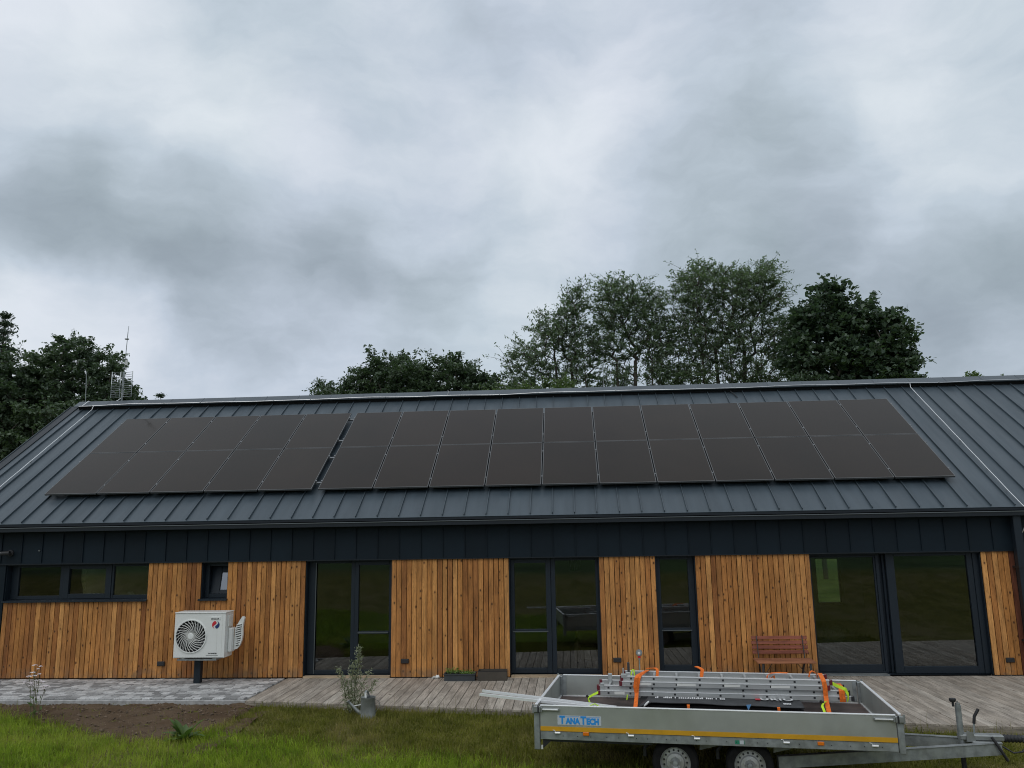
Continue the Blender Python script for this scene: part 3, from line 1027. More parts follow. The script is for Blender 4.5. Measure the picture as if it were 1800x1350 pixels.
# middle glazed door: leaf on the left, fixed light on the right
d2 = MB()
bars(d2, [(ff(.476), ff(.562), .04, 2.17), (ff(1.327), 1.39, .04, 2.17)], .17, .25)
bars(d2, [(ff(.562), ff(1.327), .04, .12), (ff(.562), ff(1.327), 2.13, 2.17)], .172, .248)
D2 = d2.build('glazed_door', MT['frame'], house)
lf = MB()
bars(lf, [(-.312, ff(-.22), .045, 2.168), (ff(.38), ff(.476) - .003, .045, 2.168)], .15, .235)
bars(lf, [(ff(-.22), ff(.38), .045, .14), (ff(-.22), ff(.38), .80, .85), (ff(-.22), ff(.38), 2.09, 2.168)], .152, .233)
lf.build('door_leaf', MT['frame'], D2)
MB().box(ff(-.22) - .04, ff(.38) + .03, .128, .15, .80, .818).build('rail_trim', MT['trimgrey'], D2)
glazing(D2, ff(-.22), ff(.38), .14, .80, .19)
glazing(D2, ff(-.22), ff(.38), .85, 2.09, .19)
glazing(D2, ff(.562), ff(1.327), .12, 2.13)
MB().box(-.31, 1.39, -.03, .12, .0, .032).build('threshold', MT['pale'], D2)

# tall narrow window
w3 = MB()
bars(w3, [(2.484, ff(2.55), .04, 2.17), (ff(3.07), 3.208, .04, 2.17)], .16, .245)
bars(w3, [(ff(2.55), ff(3.07), .04, .18), (ff(2.55), ff(3.07), .80, .85), (ff(2.55), ff(3.07), 2.12, 2.17)], .162, .243)
W3 = w3.build('window', MT['frame'], house)
MB().box(ff(2.53), ff(3.09), .138, .16, .80, .818).build('rail_trim', MT['trimgrey'], W3)
glazing(W3, ff(2.55), ff(3.07), .18, .80)
glazing(W3, ff(2.55), ff(3.07), .85, 2.12)

# wide sliding door
d4 = MB()
bars(d4, [(ff(6.545), ff(6.70), .02, 2.18)], .271, .30)
bars(d4, [(ff(6.545), ff(6.60), .021, 2.179), (ff(6.66), ff(6.70), .021, 2.179)], .20, .272)
bars(d4, [(5.36, ff(6.55), .02, .045), (5.36, ff(8.25), 2.182, 2.19)], .202, .278)
bars(d4, [(5.36, ff(6.55), 2.14, 2.183)], .203, .277)
bars(d4, [(ff(8.25), 8.437, .02, 2.185)], .10, .28)
D4 = d4.build('sliding_door', MT['frame'], house)
l1 = MB()
bars(l1, [(5.362, ff(5.37), .047, 2.138), (ff(6.51), ff(6.545) - .002, .047, 2.138)], .22, .27)
bars(l1, [(ff(5.37), ff(6.51), .047, .165), (ff(5.37), ff(6.51), 2.11, 2.138)], .222, .268)
l1.build('sliding_leaf', MT['frame'], D4)
l2 = MB()
bars(l2, [(ff(6.70) + .002, ff(6.85), .02, 2.18), (ff(8.15), ff(8.25) - .002, .02, 2.18)], .12, .19)
bars(l2, [(ff(6.85), ff(8.15), .02, .145), (ff(6.85), ff(8.15), 2.125, 2.18)], .122, .188)
l2.build('sliding_leaf', MT['frame'], D4)
glazing(D4, ff(5.37), ff(6.51), .165, 2.11, .24)
glazing(D4, ff(6.85), ff(8.15), .145, 2.125, .155)
MB().box(5.36, ff(6.55), .02, .19, .0, .018).build('threshold', MT['zinc'], D4)

# rear windows seen through the rooms
for (a, b, z0, z1) in bo:
    mb = MB()
    bars(mb, [(a, a + .05, z0, z1), (b - .05, b, z0, z1)], HD - .18, HD - .10)
    bars(mb, [(a + .05, b - .05, z0, z0 + .05), (a + .05, b - .05, z1 - .05, z1)], HD - .178, HD - .102)
    rw = mb.build('rear_window', MT['frame'], house)
    MB().box(a + .045, b - .045, HD - .145, HD - .139, z0 + .045, z1 - .045).build('pane', MT['glass'], rw)

# sockets, wall lamp
for (x, z) in ((-7.14, .278), (-2.337, .303), (1.683, .304), (8.74, .27)):
    mb = MB().box(x - .075, x + .075, -.03, -.003, z - .042, z + .042, ch=.006)
    mb.box(x - .066, x + .066, -.036, -.029, z - .034, z + .034, ch=.003)
    mb.build('socket_cover', MT['plastic'], house)
lm = MB()
lm.lathe([(0, 0), (.065, 0), (.065, -.03), (0, -.03)], (-10.40, -.03, 2.43), (0, 1, 0), 16)
lm.tube([(-10.40, -.055, 2.43), (-10.42, -.12, 2.43)], .018, 8)
lm.tube([(-10.36, -.13, 2.435), (-10.52, -.15, 2.425)], .042, 12)
WL = lm.build('wall_lamp', MT['plastic'], house, smooth=True)
MB().lathe([(0, 0), (.036, 0), (.036, .004), (0, .004)], (-10.523, -.151, 2.425), (-1, -.1, -.05), 12).build('lamp_glass', MT['zinc'], WL)
MB().tube([(-9.80, -.03, 2.47), (-9.80, -.055, 2.47)], .014, 8).build('bolt', MT['zinc'], house)

# ------------------------------------------------------------------ things inside, seen through the glass
mug = thing('mug', 'white mug standing on the kitchen window sill, seen through the right-hand light', 'mug', (-8.10, .42, 1.50))
MB().lathe([(0, 0), (.045, 0), (.05, .11), (.044, .11), (.04, .01), (0, .01)], (0, 0, 0), (0, 0, 1), 16).build('cup', MT['white'], mug, True)
MB().tube([(.045, 0, .025), (.075, 0, .035), (.08, 0, .07), (.048, 0, .09)], .008, 6).build('handle', MT['white'], mug, True)
fb = MB()
fb.box(-.10, .12, -.09, .09, 0, .16, ch=.004)
tag(fb.build('cardboard_box', MT['paper'], loc=(-9.24, .44, 1.50), rot=(0, 0, .2)), 'small buff cardboard box on the window sill behind the middle sash', 'box')
for i, (dx, hh, lab) in enumerate(((-.16, .085, 'tallest of three small white ornaments on the kitchen window sill'), (-.06, .06, 'middle small white ornament on the kitchen window sill'), (.06, .04, 'low flat white ornament nearest the sash on the kitchen window sill'))):
    wd = .025 if i < 2 else .05
    mb = MB().lathe([(0, 0), (wd, 0), (wd * 1.1, hh * .35), (wd * .5, hh * .6), (wd * .6, hh * .8), (0, hh)], (0, 0, 0), (0, 0, 1), 10)
    tag(mb.build('ornament', MT['offwhite'], smooth=True, loc=(-9.75 + dx, .40, 1.50)), lab, 'ornament', 'ornaments on the window sill')
for i, (x, lab) in enumerate(((.885, 'left one of two black tube pendant lamps behind the middle glazed door'), (1.01, 'right one of two black tube pendant lamps behind the middle glazed door'))):
    t = thing('pendant_lamp', lab, 'lamp', (x, 2.0, 1.84), group='pendant lamps indoors')
    MB().lathe([(.05, 0), (.05, .42), (.0, .42), (0, .40), (.042, .40), (.042, 0)], (0, 0, 0), (0, 0, 1), 14, closed=True).build('lamp_shade', MT['plastic'], t, True)
    MB().tube([(0, 0, .42), (0, 0, .675)], .004, 5).build('cord', MT['plastic'], t)
ch = thing('armchair', 'tan upholstered armchair standing indoors behind the middle glazed door', 'armchair', (1.32, 1.25, .006))
MB().box(-.40, .34, .20, .32, .12, .66, ch=.05).build('backrest', MT['leather'], ch)
MB().box(-.34, .28, -.36, .19, .14, .40, ch=.04).build('seat', MT['leather'], ch)
for x in (-.43, .29):
    MB().box(x, x + .11, -.36, .195, .12, .52, ch=.04).build('armrest', MT['leather'], ch)
for x in (-.36, .30):
    for y in (-.30, .24):
        MB().tube([(x, y, 0), (x, y, .12)], .018, 8).build('leg', MT['plastic'], ch)

# ================================================================== SOLAR PANELS ON THE ROOF
ORD = ['first', 'second', 'third', 'fourth', 'fifth', 'sixth', 'seventh', 'eighth', 'ninth', 'tenth', 'eleventh']
PW, PL, PP = 1.128, 1.756, 1.155
PX0, PGAP, PT0, PH = -10.1858 + .0135, 0.1164, 0.890, 0.150
fr = MB()
q = .011
for (a, b, c, d) in ((0, PW, 0, q), (0, PW, PL - q, PL), (0, q, q, PL - q), (PW - q, PW, q, PL - q)):
    fr.box(a, b, c, d, -.035, 0)
frm = fr.mesh('frame', MT['pvframe'])
gl = MB().box(q, PW - q, q, PL - q, -.012, -.002)
glm = gl.mesh('glass', MT['pv'])
n_cols = {0: 5, 1: 11}
for arr in (0, 1):
    for c in range(n_cols[arr]):
        for row in (0, 1):
            x = PX0 + c * PP + (0 if arr == 0 else 5 * PP + PGAP)
            t = PT0 + row * (PL + .0205)
            where = 'upper' if row else 'lower'
            arrn = 'five-wide array' if arr == 0 else 'eleven-wide array'
            e = thing('solar_panel', f'black solar panel, {ORD[c]} from left in the {where} row of the {arrn}', 'solar panel', slope(x, t, PH), group='black solar panels on the metal roof')
            e.rotation_euler = (PITCH + random.uniform(-.0012, .0012), random.uniform(-.0012, .0012), 0)
            link('frame', frm, e)
            link('glass', glm, e)
clm = MB().box(-.012, .012, -.015, .015, .111, .1525, ch=.003).mesh('clamp', MT['railpv'])
ftm = MB().box(-.022, .022, -.025, .025, .016, .0655, ch=.004).mesh('seam_foot', MT['railpv'])
HT = ['lowest', 'second lowest', 'second highest', 'highest']
for arr in (0, 1):
    xa = PX0 + (0 if arr == 0 else 5 * PP + PGAP)
    nb = n_cols[arr]
    for i, tt in enumerate((.325, 1.385, 2.18, 3.275)):
        arrn = 'five-wide solar array' if arr == 0 else 'eleven-wide solar array'
        r_ = thing('mounting_rail', f'{HT[i]} aluminium mounting rail under the {arrn}', 'rail', slope(xa, PT0 + tt, 0), group='mounting rails under the solar panels')
        r_.rotation_euler = (PITCH, 0, 0)
        le, re = -.035, nb * PP - .027 + .05
        if arr == 1:
            le = -.075
        else:
            re += .02
        MB().box(le, re, -.02, .02, .066, .110, ch=.004).build('rail', MT['railpv'], r_)
        for c in range(nb + 1):
            xx = c * PP - .0135
            link('clamp', clm, r_, (xx, 0, 0))
        k = math.ceil((xa + le - SX0) / SEAM)
        while SX0 + k * SEAM < xa + re:
            link('seam_foot', ftm, r_, (SX0 + k * SEAM - xa, 0, 0))
            k += 2

# ------------------------------------------------------------------ lightning conductor
lc = thing('lightning_conductor', 'galvanised lightning conductor wire along the ridge with two down wires on the roof', 'lightning conductor')
pts = []
x = -11.95
while x < 13.6:
    pts.append(slope(x, T0 + .012 + .022 * math.sin(x * 1.1) + .012 * math.sin(x * 2.9 + 1), .136 + .005 * math.sin(x * 2.3)))
    x += .22
MB().tube(pts, .0095, 5).build('ridge_wire', MT['rail'], lc, True)
hold = MB().box(-.012, .012, -.02, .03, -.012, .012, ch=.003).mesh('wire_holder', MT['zinc'])
for i in range(26):
    x = -11.6 + i * .98
    link('wire_holder', hold, lc, slope(x, T0 + .012 + .022 * math.sin(x * 1.1) + .012 * math.sin(x * 2.9 + 1), .134), (PITCH, 0, 0))


def down_wire(xt, xb, to_wall):
    p = [slope(xt + .02, T0 + .015, .136), slope(xt + .01, T0 - .02, .12), slope(xt - .0, T0 - .10, .065)]
    for k in range(1, 13):
        f = k / 13
        p.append(slope(xt + (xb - xt) * f, (T0 - .05) * (1 - f) + .12 * f, .060 + (.004 if k % 2 else 0)))
    if to_wall:
        p += [slope(xb + .01, .03, .055), (xb + .03, EY - .12, EZ - .03), (xb + .045, EY - .16, 2.90), (xb + .06, -.22, 2.80), (xb + .03, -.13, 2.62), (xb + .01, -.05, 2.50), (xb + .01, -.045, 2.3)]
    else:
        p += [slope(xb, 0, .06)]
    MB().tube(p, .0075, 5).build('down_wire', MT['trim'], lc, True)
    for k in (1, 4, 7, 10, 12):
        f = k / 13
        link('wire_holder', hold, lc, slope(xt + (xb - xt) * f, (T0 - .05) * (1 - f) + .12 * f, .05), (PITCH, 0, 0))


down_wire(9.27, 9.19, True)
down_wire(-11.56, -11.50, False)
MB().tube([(-11.99, 4.50, 6.17), (-12.03, 4.50, 7.09)], .010, 6).build('air_rod', MT['zinc'], lc)
MB().tube([(1.82, 4.46, 6.18), (1.845, 4.46, 7.09)], .008, 6).build('air_rod', MT['zinc'], lc)
MB().tube([slope(-2.16, T0 + .02, .12), slope(-2.13, T0 + .16, .20)], .009, 6).build('wire_stub', MT['zinc'], lc)
MB().tube([slope(-11.86, T0 + .01, .135), slope(-11.8, SL, .17), (-11.8, 4.5, 6.25)], .010, 6).build('wire_stub', MT['trim'], lc)
vent_wire = MB().tube([slope(4.95, T0 - .0, .05), slope(5.02, T0 - .15, .03), slope(5.06, T0 - .33, .03)], .012, 6)
tag(vent_wire.build('roof_cable', MT['plastic'], smooth=True), 'short black cable coming from under the ridge cap down to the solar panels', 'cable')

# ------------------------------------------------------------------ aerial
an = thing('tv_aerial', 'grid television aerial on a tall thin mast at the left end of the ridge', 'aerial', (-11.05, 4.60, 6.18))
MB().tube([(0, 0, 0), (.015, 0, .9)], .022, 8).tube([(.015, 0, .88), (.045, 0, 2.02)], .0095, 8).build('mast', MT['galv'], an, True)
MB().tube([(.045, 0, 2.0), (.055, 0, 2.18)], .006, 6).build('mast_tip', MT['galv'], an)
for z in (1.24, 1.0, 1.80):
    MB().box(-.02, .075, -.03, .03, z, z + .03, ch=.004).build('mast_clamp', MT['zinc'], an)
MB().tube([(.085, -.03, 1.08), (.09, -.03, 1.22)], .032, 10).build('amplifier_box', MT['offwhite'], an, True)
for sgn, w_ in ((-1, .19), (1, .34)):
    gr = MB()
    y0 = -.09 if sgn > 0 else -.05
    xa_, xb_ = sgn * .035, sgn * (.035 + w_)
    yb_ = y0 - .10
    for zz in np.linspace(.20, .86, 12):
        gr.tube([(xa_, y0, zz), (xb_, yb_, zz)], .0065, 5)
    for f in (0.02, .98):
        X_, Y_ = xa_ + (xb_ - xa_) * f, y0 + (yb_ - y0) * f
        gr.tube([(X_, Y_, .18), (X_, Y_, .88)], .008, 5)
    gr.build('reflector_grid', MT['galv'], an)
    fl = MB().box(min(xb_, xb_ - sgn * .014), max(xb_, xb_ - sgn * .014), yb_ - .014, yb_ - .002, .54, .88)
    fl.build('grid_edge', MT['trim'], an)
    for zz in (.30, .52):
        dpz = MB()
        for s2 in (-1, 1):
            dpz.tube([(sgn * .06, y0 - .11, zz), (sgn * .17, y0 - .13, zz + s2 * .06), (sgn * .17, y0 - .13, zz + s2 * .02)], .006, 5)
        dpz.build('dipole', MT['zinc'], an)
MB().box(.045, .062, -.22, -.20, .55, .86).build('feed_bar', MT['trim'], an)
MB().tube([(-.005, -.03, .18), (-.06, -.06, .12), (-.16, -.16, .03)], .011, 6).build('earth_wire', MT['trim'], an, True)

# ================================================================== HEAT PUMP
ac = thing('heat_pump', 'white outdoor heat pump unit with round spiral fan grille on a black post', 'heat pump', (-6.085, -.68, 0))
Wd = .485
zb, zt = .485, 1.282
body = MB()
# shell with a round opening in the front
fx, fz, fr_ = -.163, .872, .292
N = 40
ring = [(fx + fr_ * math.cos(2 * PI * k / N), fz + fr_ * math.sin(2 * PI * k / N)) for k in range(N)]
outer = []
for k in range(N):
    t = 2 * PI * k / N
    c_, s_ = math.cos(t), math.sin(t)
    lim = []
    if c_ > 1e-6: lim.append((Wd - fx) / c_)
    if c_ < -1e-6: lim.append((-Wd - fx) / c_)
    if s_ > 1e-6: lim.append((zt - fz) / s_)
    if s_ < -1e-6: lim.append((zb - fz) / s_)
    l_ = min(lim)
    outer.append((fx + l_ * c_, fz + l_ * s_))
vs = [(x, 0, z) for x, z in ring] + [(x, 0, z) for x, z in outer]
fs = [(k, (k + 1) % N, N + (k + 1) % N, N + k) for k in range(N)]
for cx_, cz_ in ((Wd, zt), (-Wd, zt), (-Wd, zb), (Wd, zb)):
    a_ = math.atan2(cz_ - fz, cx_ - fx) % (2 * PI)
    k = int(a_ / (2 * PI) * N) % N
    vs.append((cx_, 0, cz_))
    fs.append((N + k, N + (k + 1) % N, len(vs) - 1))
body.add(vs, fs)
body.box(-Wd, Wd, .012, .35, zt - .03, zt + .004)
body.box(-Wd, Wd, .0, .35, zb - .004, zb + .012)
body.box(-Wd - .003, -Wd + .01, -.001, .35, zb, zt)
body.box(Wd - .01, Wd + .003, -.001, .35, zb, zt)
body.box(-Wd, Wd, .34, .35, zb, zt)
B_ = body.build('casing', MT['white'], ac)
bv = B_.modifiers.new('edge', 'BEVEL')
bv.width, bv.segments, bv.limit_method = .006, 2, 'ANGLE'
MB().box(-Wd - .012, Wd + .012, -.014, .36, zt + .004, zt + .022, ch=.007).build('lid', MT['white'], ac)
MB().box(-.17, .0, -.006, .0, zt - .0, zt + .002).box(.33, .335, -.003, .0, zb + .02, zt - .02).box(Wd - .06, Wd - .055, -.003, .0, zb + .02, zt - .02).build('casing_seam', MT['offwhite'], ac)
sh = MB().lathe([(fr_ + .004, 0), (fr_ - .004, .20), (0, .20)], (fx, .001, fz), (0, 1, 0), 40)
sh.build('fan_shroud', MT['cavity'], ac, True)
fanm = MB()
for k in range(3):
    t0 = k * 2 * PI / 3 + .4
    vs, fs = [], []
    for i in range(6):
        for j in range(4):
            r_ = .06 + .20 * j / 3
            t = t0 + i / 5 * 1.25 + .3 * j / 3
            vs.append((fx + r_ * math.cos(t), .07 + .06 * i / 5, fz + r_ * math.sin(t)))
    for i in range(5):
        for j in range(3):
            a_ = i * 4 + j
            fs.append((a_, a_ + 1, a_ + 5, a_ + 4))
    fanm.add(vs, fs)
fanm.lathe([(0, -.0), (.06, 0), (.06, .08), (0, .08)], (fx, .06, fz), (0, 1, 0), 16)
fanm.build('fan', MT['dark'], ac, True)
gm = MB()
for k in range(26):
    t0 = 2 * PI * k / 26
    pts = []
    for i in range(8):
        f = i / 7
        r_ = .055 + (fr_ - .055) * f
        t = t0 - .95 * (1 - f) ** 1.3 + .15
        pts.append((fx + r_ * math.cos(t), -.012 - .012 * math.sin(PI * f), fz + r_ * math.sin(t)))
    gm.tube(pts, .0062, 5)
for r_ in (.12, .18, .235):
    gm.tube([(fx + r_ * math.cos(2 * PI * k / 36), -.010, fz + r_ * math.sin(2 * PI * k / 36)) for k in range(37)], .0020, 4)
gm.build('fan_grille', MT['offwhite'], ac, True)
rg = MB().lathe([(fr_ - .006, -.02), (fr_ + .010, -.02), (fr_ + .016, .0), (fr_ - .006, .004)], (fx, 0, fz), (0, 1, 0), 44, closed=True)
rg.build('grille_ring', MT['white'], ac, True)
MB().lathe([(0, -.032), (.05, -.030), (.058, -.018), (.058, 0), (0, 0)], (fx, 0, fz), (0, 1, 0), 24).build('grille_hub', MT['white'], ac, True)
pl_ = MB().box(.20, .395, -.008, -.001, 1.165, 1.225, ch=.003).build('name_plate', MT['white'], ac)
link('lettering', text_mesh('SINCLAIR', .036, MT['ink'], .0012, .0010), pl_, (.213, -.0085, 1.172), (PI / 2, 0, 0))
# red and blue S emblem
em = MB()
cx_, cz_ = .305, 1.075


def scurve(z):
    return .030 * math.sin(PI * z / .072)


for sgn, m in ((-1, 0), (1, 1)):
    zz = [(-.066 + .132 * i / 12) for i in range(13)]
    inner_ = [(scurve(z) + sgn * .017, z) for z in zz]
    outer_ = [(sgn * max(math.sqrt(max(.072 ** 2 - z * z, 0)), sgn * (scurve(z) + sgn * .017) + .002), z) for z in reversed(zz)]
    em.prism([(cx_ + x, cz_ + z) for x, z in inner_ + outer_], -.0045, -.002, m)
em.build('emblem', [MT['red'], MT['navy']], ac)
link('lettering', text_mesh('DC INVERTER', .026, MT['ink'], .0012, .0008), ac, (.185, -.0035, .555), (PI / 2, 0, 0))
MB().box(.14, .37, -.0035, -.001, .525, .531).build('accent_line', MT['zinc'], ac)
sd_ = MB()
sd_.box(Wd + .004, Wd + .030, .09, .28, 1.03, 1.235, ch=.008)
sd_.box(Wd + .005, Wd + .034, .10, .27, 1.185, 1.205)
sd_.build('handle_recess', MT['offwhite'], ac)
MB().box(Wd + .004, Wd + .075, .12, .33, .56, 1.00, ch=.02).build('valve_cover', MT['white'], ac)
# curved louvred guard behind the right-hand side
gd = MB()
prof = [(.575, .985), (.60, 1.02), (.66, 1.13), (.705, 1.195), (.745, 1.205), (.765, 1.17), (.745, 1.08), (.735, .98), (.742, .88), (.728, .77), (.69, .67), (.63, .61), (.565, .59)]
gd.prism(prof, .24, .262)
gd.prism([(.715, 1.19), (.745, 1.205), (.765, 1.17), (.745, 1.08), (.735, .98), (.742, .88), (.728, .77), (.69, .67), (.675, .69), (.708, .78), (.720, .88), (.713, .98), (.722, 1.08)], .205, .245)
G_ = gd.build('side_guard', MT['white'], ac)
lv = MB().box(-.055, .050, -.030, .0, -.007, .010, ch=.003).mesh('louvre', MT['white'])
dk_ = MB().box(-.052, .047, -.0025, .0, -.010, .010).mesh('louvre_slot', MT['cavity'])
for i in range(10):
    link('louvre', lv, G_, (.655 + .012 * math.sin(i * .8), .239, .70 + i * .040), (math.radians(18), math.radians(-14), 0))
    link('louvre_slot', dk_, G_, (.655 + .012 * math.sin(i * .8), .2385, .682 + i * .040), (0, math.radians(-14), 0))
MB().box(-.42, .33, .02, .30, .432, .462, ch=.004).build('bracket_plate', MT['galv'], ac)
for x in (-.36, .25):
    MB().box(x, x + .08, .03, .29, .4625, .483, ch=.006).build('rubber_foot', MT['offwhite'], ac)
MB().box(-.17, -.045, .20, .31, -.03, .431, ch=.004).build('post', MT['frame'], ac)

# ================================================================== SMALL THINGS AGAINST THE WALL
pl1 = thing('planter', 'dark grey rectangular planter box with green seedlings by the wall', 'planter', (-1.245, -.24, 0), group='planters on the deck')
w, d, h = .285, .115, .125


def trough(w, d, h, lip):
    mb = MB()
    t_ = .012
    mb.box(-w, w, -d, -d + t_, .0, h)
    mb.box(-w, w, d - t_, d, .0, h)
    mb.box(-w, -w + t_, -d + t_, d - t_, .0, h)
    mb.box(w - t_, w, -d + t_, d - t_, .0, h)
    mb.box(-w + t_, w - t_, -d + t_, d - t_, .0, .012)
    if lip:
        mb.box(-w - .012, w + .012, -d - .012, -d, h - .02, h + .004)
        mb.box(-w - .012, w + .012, d, d + .012, h - .02, h + .004)
        mb.box(-w - .012, -w, -d, d, h - .02, h + .004)
        mb.box(w, w + .012, -d, d, h - .02, h + .004)
    return mb


trough(w, d, h, True).build('box', MT['planter'], pl1)
MB().box(-w + .013, w - .013, -d + .013, d - .013, .013, h - .03).build('potting_soil', MT['soilm'], pl1)
MT['seed'] = leaf_mat('seedling_leaf', (.10, .20, .035), (.20, .32, .07), .3, 6)
MT['seed'].name = 'seedling_leaf'


def leaf_cloud(n, cx, sx, size, tilt=.6, aspect=.45, rng=RNG):
    """n folded leaves: centres cx + N(0, sx); returns V (5n... ) as quads split at the rib"""
    c = np.asarray(cx) + rng.normal(0, 1, (n, 3)) * np.asarray(sx)
    return leaves_at(c, size, tilt, aspect, rng)


def leaves_at(c, size, tilt=.6, aspect=.45, rng=RNG, updir=None):
    n = len(c)
    az = rng.uniform(0, 2 * PI, n)
    el = rng.normal(0.0, tilt, n) - .25
    L = size * rng.uniform(.65, 1.25, n)
    d = np.stack([np.cos(az) * np.cos(el), np.sin(az) * np.cos(el), np.sin(el)], 1)
    up = np.tile([0, 0, 1.0], (n, 1)) + rng.normal(0, .55, (n, 3))
    s = np.cross(d, up)
    s /= np.linalg.norm(s, axis=1, keepdims=True) + 1e-9
    nn = np.cross(s, d)
    Lw = (L * aspect * .5)[:, None]
    L = L[:, None]
    base, tip = c - d * L * .5, c + d * L * .5
    fold = rng.uniform(.05, .45, (n, 1))
    lft = c - d * L * .05 + s * Lw + nn * Lw * fold
    rgt = c - d * L * .05 - s * Lw + nn * Lw * fold
    V = np.stack([base, rgt, tip, lft], 1).reshape(-1, 3)
    i = np.arange(n) * 4
    F = np.concatenate([np.stack([i, i + 1, i + 2], 1), np.stack([i, i + 2, i + 3], 1)])
    return V, F


cs = np.stack([RNG.uniform(-.26, .26, 420), RNG.uniform(-.08, .08, 420), .105 + np.abs(RNG.normal(0, .032, 420))], 1)
cs[:, 2] += np.where(cs[:, 0] < -.02, .035, 0) * RNG.uniform(0, 1.4, 420)
V, F = leaves_at(cs, .034, .5, .6)
kind(link('seedlings', np_mesh('seedlings', V, F, MT['seed']), pl1), 'stuff')
pl2 = thing('planter', 'plain brown rectangular planter box beside the middle glazed door', 'planter', (-.638, -.235, 0), group='planters on the deck')
trough(.268, .115, .172, False).build('box', MT['brown'], pl2)
MB().box(-.25, .25, -.10, .10, .013, .10).build('potting_soil', MT['soilm'], pl2)
for z in (.166,):
    MB().box(-.272, .272, -.119, -.1155, z, z + .009).box(-.272, .272, .1155, .119, z, z + .009).build('rim', MT['plastic'], pl2)

cb = MB()
vs, fs = [], []
for q_, (ox, oz, sc, m) in enumerate(((-.035, .025, .036, 0), (.03, .035, .042, 1), (-.06, .015, .03, 0), (.005, .02, .03, 0))):
    bm = bmesh.new()
    bmesh.ops.create_icosphere(bm, subdivisions=2, radius=1)
    rr = random.Random(q_)
    v_ = [(ox + v.co.x * sc * rr.uniform(.8, 1.2), v.co.y * sc * rr.uniform(.8, 1.2), max(.001, oz + v.co.z * sc * rr.uniform(.7, 1.15))) for v in bm.verts]
    f_ = [tuple(l.vert.index for l in f.loops) for f in bm.faces]
    cb.add(v_, f_, m)
    bm.free()
tag(cb.build('cloth_bundle', [MT['cloth'], MT['white']], loc=(-1.72, -.12, .0), smooth=True), 'small crumpled grey and white cloth on the deck left of the planters', 'cloth')

# bench
bn = thing('bench', 'red-brown slatted garden bench on dark iron legs against the cladding', 'bench', (4.645, -.10, 0))
slm = MB().box(-.50, .50, -.011, .011, -.031, .031, ch=.004).mesh('back_slat', MT['bench'])
for i in range(4):
    z = .457 + i * .082
    link('back_slat', slm, bn, (random.uniform(-.008, .008), -.075 + .016 * i, z), (math.radians(-11), 0, random.uniform(-.003, .003)))
ssm = MB().box(-.51, .51, -.034, .034, -.012, .012, ch=.004).mesh('seat_slat', MT['bench_top'])
for i in range(5):
    link('seat_slat', ssm, bn, (0, -.15 - i * .076, .345 - .004 * i))
for s_ in (-1, 1):
    lg = MB()
    lg.beam((s_ * .43, -.46, 0), (s_ * .41, -.46, .318), .012, .035)
    lg.beam((s_ * .36, -.02, 0), (s_ * .41, -.13, .318), .012, .035)
    lg.beam((s_ * .41, -.13, .325), (s_ * .41, -.035, .74), .012, .03, up=(0, 1, 0))
    lg.beam((s_ * .41, -.47, .318), (s_ * .41, -.12, .325), .012, .022)
    lg.build('leg_frame', MT['dark'], bn)
    MB().tube([(s_ * .41, -.40, .06), (s_ * .20, -.30, .318)], .006, 6).build('brace', MT['dark'], bn)

# tap
tp = thing('garden_tap', 'grey standpipe with a round metal head and red collar in front of the cladding', 'tap', (2.07, -.30, 0))
MB().tube([(0, 0, 0), (0, 0, .38)], .013, 10).build('pipe', MT['galv'], tp, True)
MB().tube([(0, 0, .355), (0, 0, .385)], .022, 10).build('nut', MT['zinc'], tp)
MB().tube([(0, 0, .386), (0, 0, .425)], .027, 12).build('collar', MT['red'], tp)
hd = MB().lathe([(0, -.035), (.05, -.03), (.062, -.012), (.062, .012), (.05, .03), (0, .035)], (0, 0, .475), (.1, 1, 0), 20)
hd.build('gauge_head', MT['galv'], tp, True)
MB().lathe([(0, -.048), (.02, -.046), (.024, -.034), (0, -.034)], (0, 0, .47), (.1, 1, 0), 12).build('head_stud', MT['trim'], tp, True)

# ------------------------------------------------------------------ watering can
GZ = float(ground_h(-2.3, -2.75))
wc = thing('watering_can', 'galvanised metal watering can standing on the grass at the deck edge', 'watering can', (-2.335, -2.80, GZ - .01))
bd = MB().lathe([(0, 0), (.125, 0), (.128, .02), (.118, .06), (.112, .30), (.116, .305), (.116, .312), (.108, .312), (.104, .30), (.112, .03), (0, .03)], (0, 0, 0), (0, 0, 1), 28)
bd.build('body', MT['zinc'], wc, True)
# half cover sloping up over the front of the opening
vs, fs = [(0.0, 0.0, .345)], []
n_ = 12
for k in range(n_ + 1):
    t = PI / 2 + PI * k / n_
    vs.append((.112 * math.cos(t), .112 * math.sin(t), .314))
for k in range(n_):
    fs.append((0, k + 1, k + 2))
fs.append((0, n_ + 1, 1))
MB().add(vs, fs).build('half_cover', MT['zinc'], wc)
sp = [(-.11, -.02, .07), (-.18, -.03, .13), (-.28, -.05, .235)]
MB().tube(sp, [.032, .026, .018], 12).build('spout', MT['zinc'], wc, True)
MB().tube([(-.285, -.051, .228), (-.305, -.055, .262)], [.018, .034], 14).build('rose', MT['zinc'], wc, True)
MB().tube([(-.11, -.02, .20), (-.215, -.035, .185)], .006, 6).build('spout_stay', MT['trim'], wc)
hp = [(-.03, 0, .335), (-.06, 0, .40), (-.03, 0, .43), (.02, 0, .40), (.03, 0, .318)]
MB().ribbon([(-.015, -.1, .318), (-.03, -.06, .385), (-.03, 0, .405), (-.03, .06, .385), (-.015, .1, .318)], (.03, 0, 0), .003).build('carry_handle', MT['zinc'], wc)
MB().ribbon([(.105, 0, .28), (.17, 0, .25), (.185, 0, .18), (.115, 0, .08)], (0, .025, 0), .003).build('rear_handle', MT['zinc'], wc)

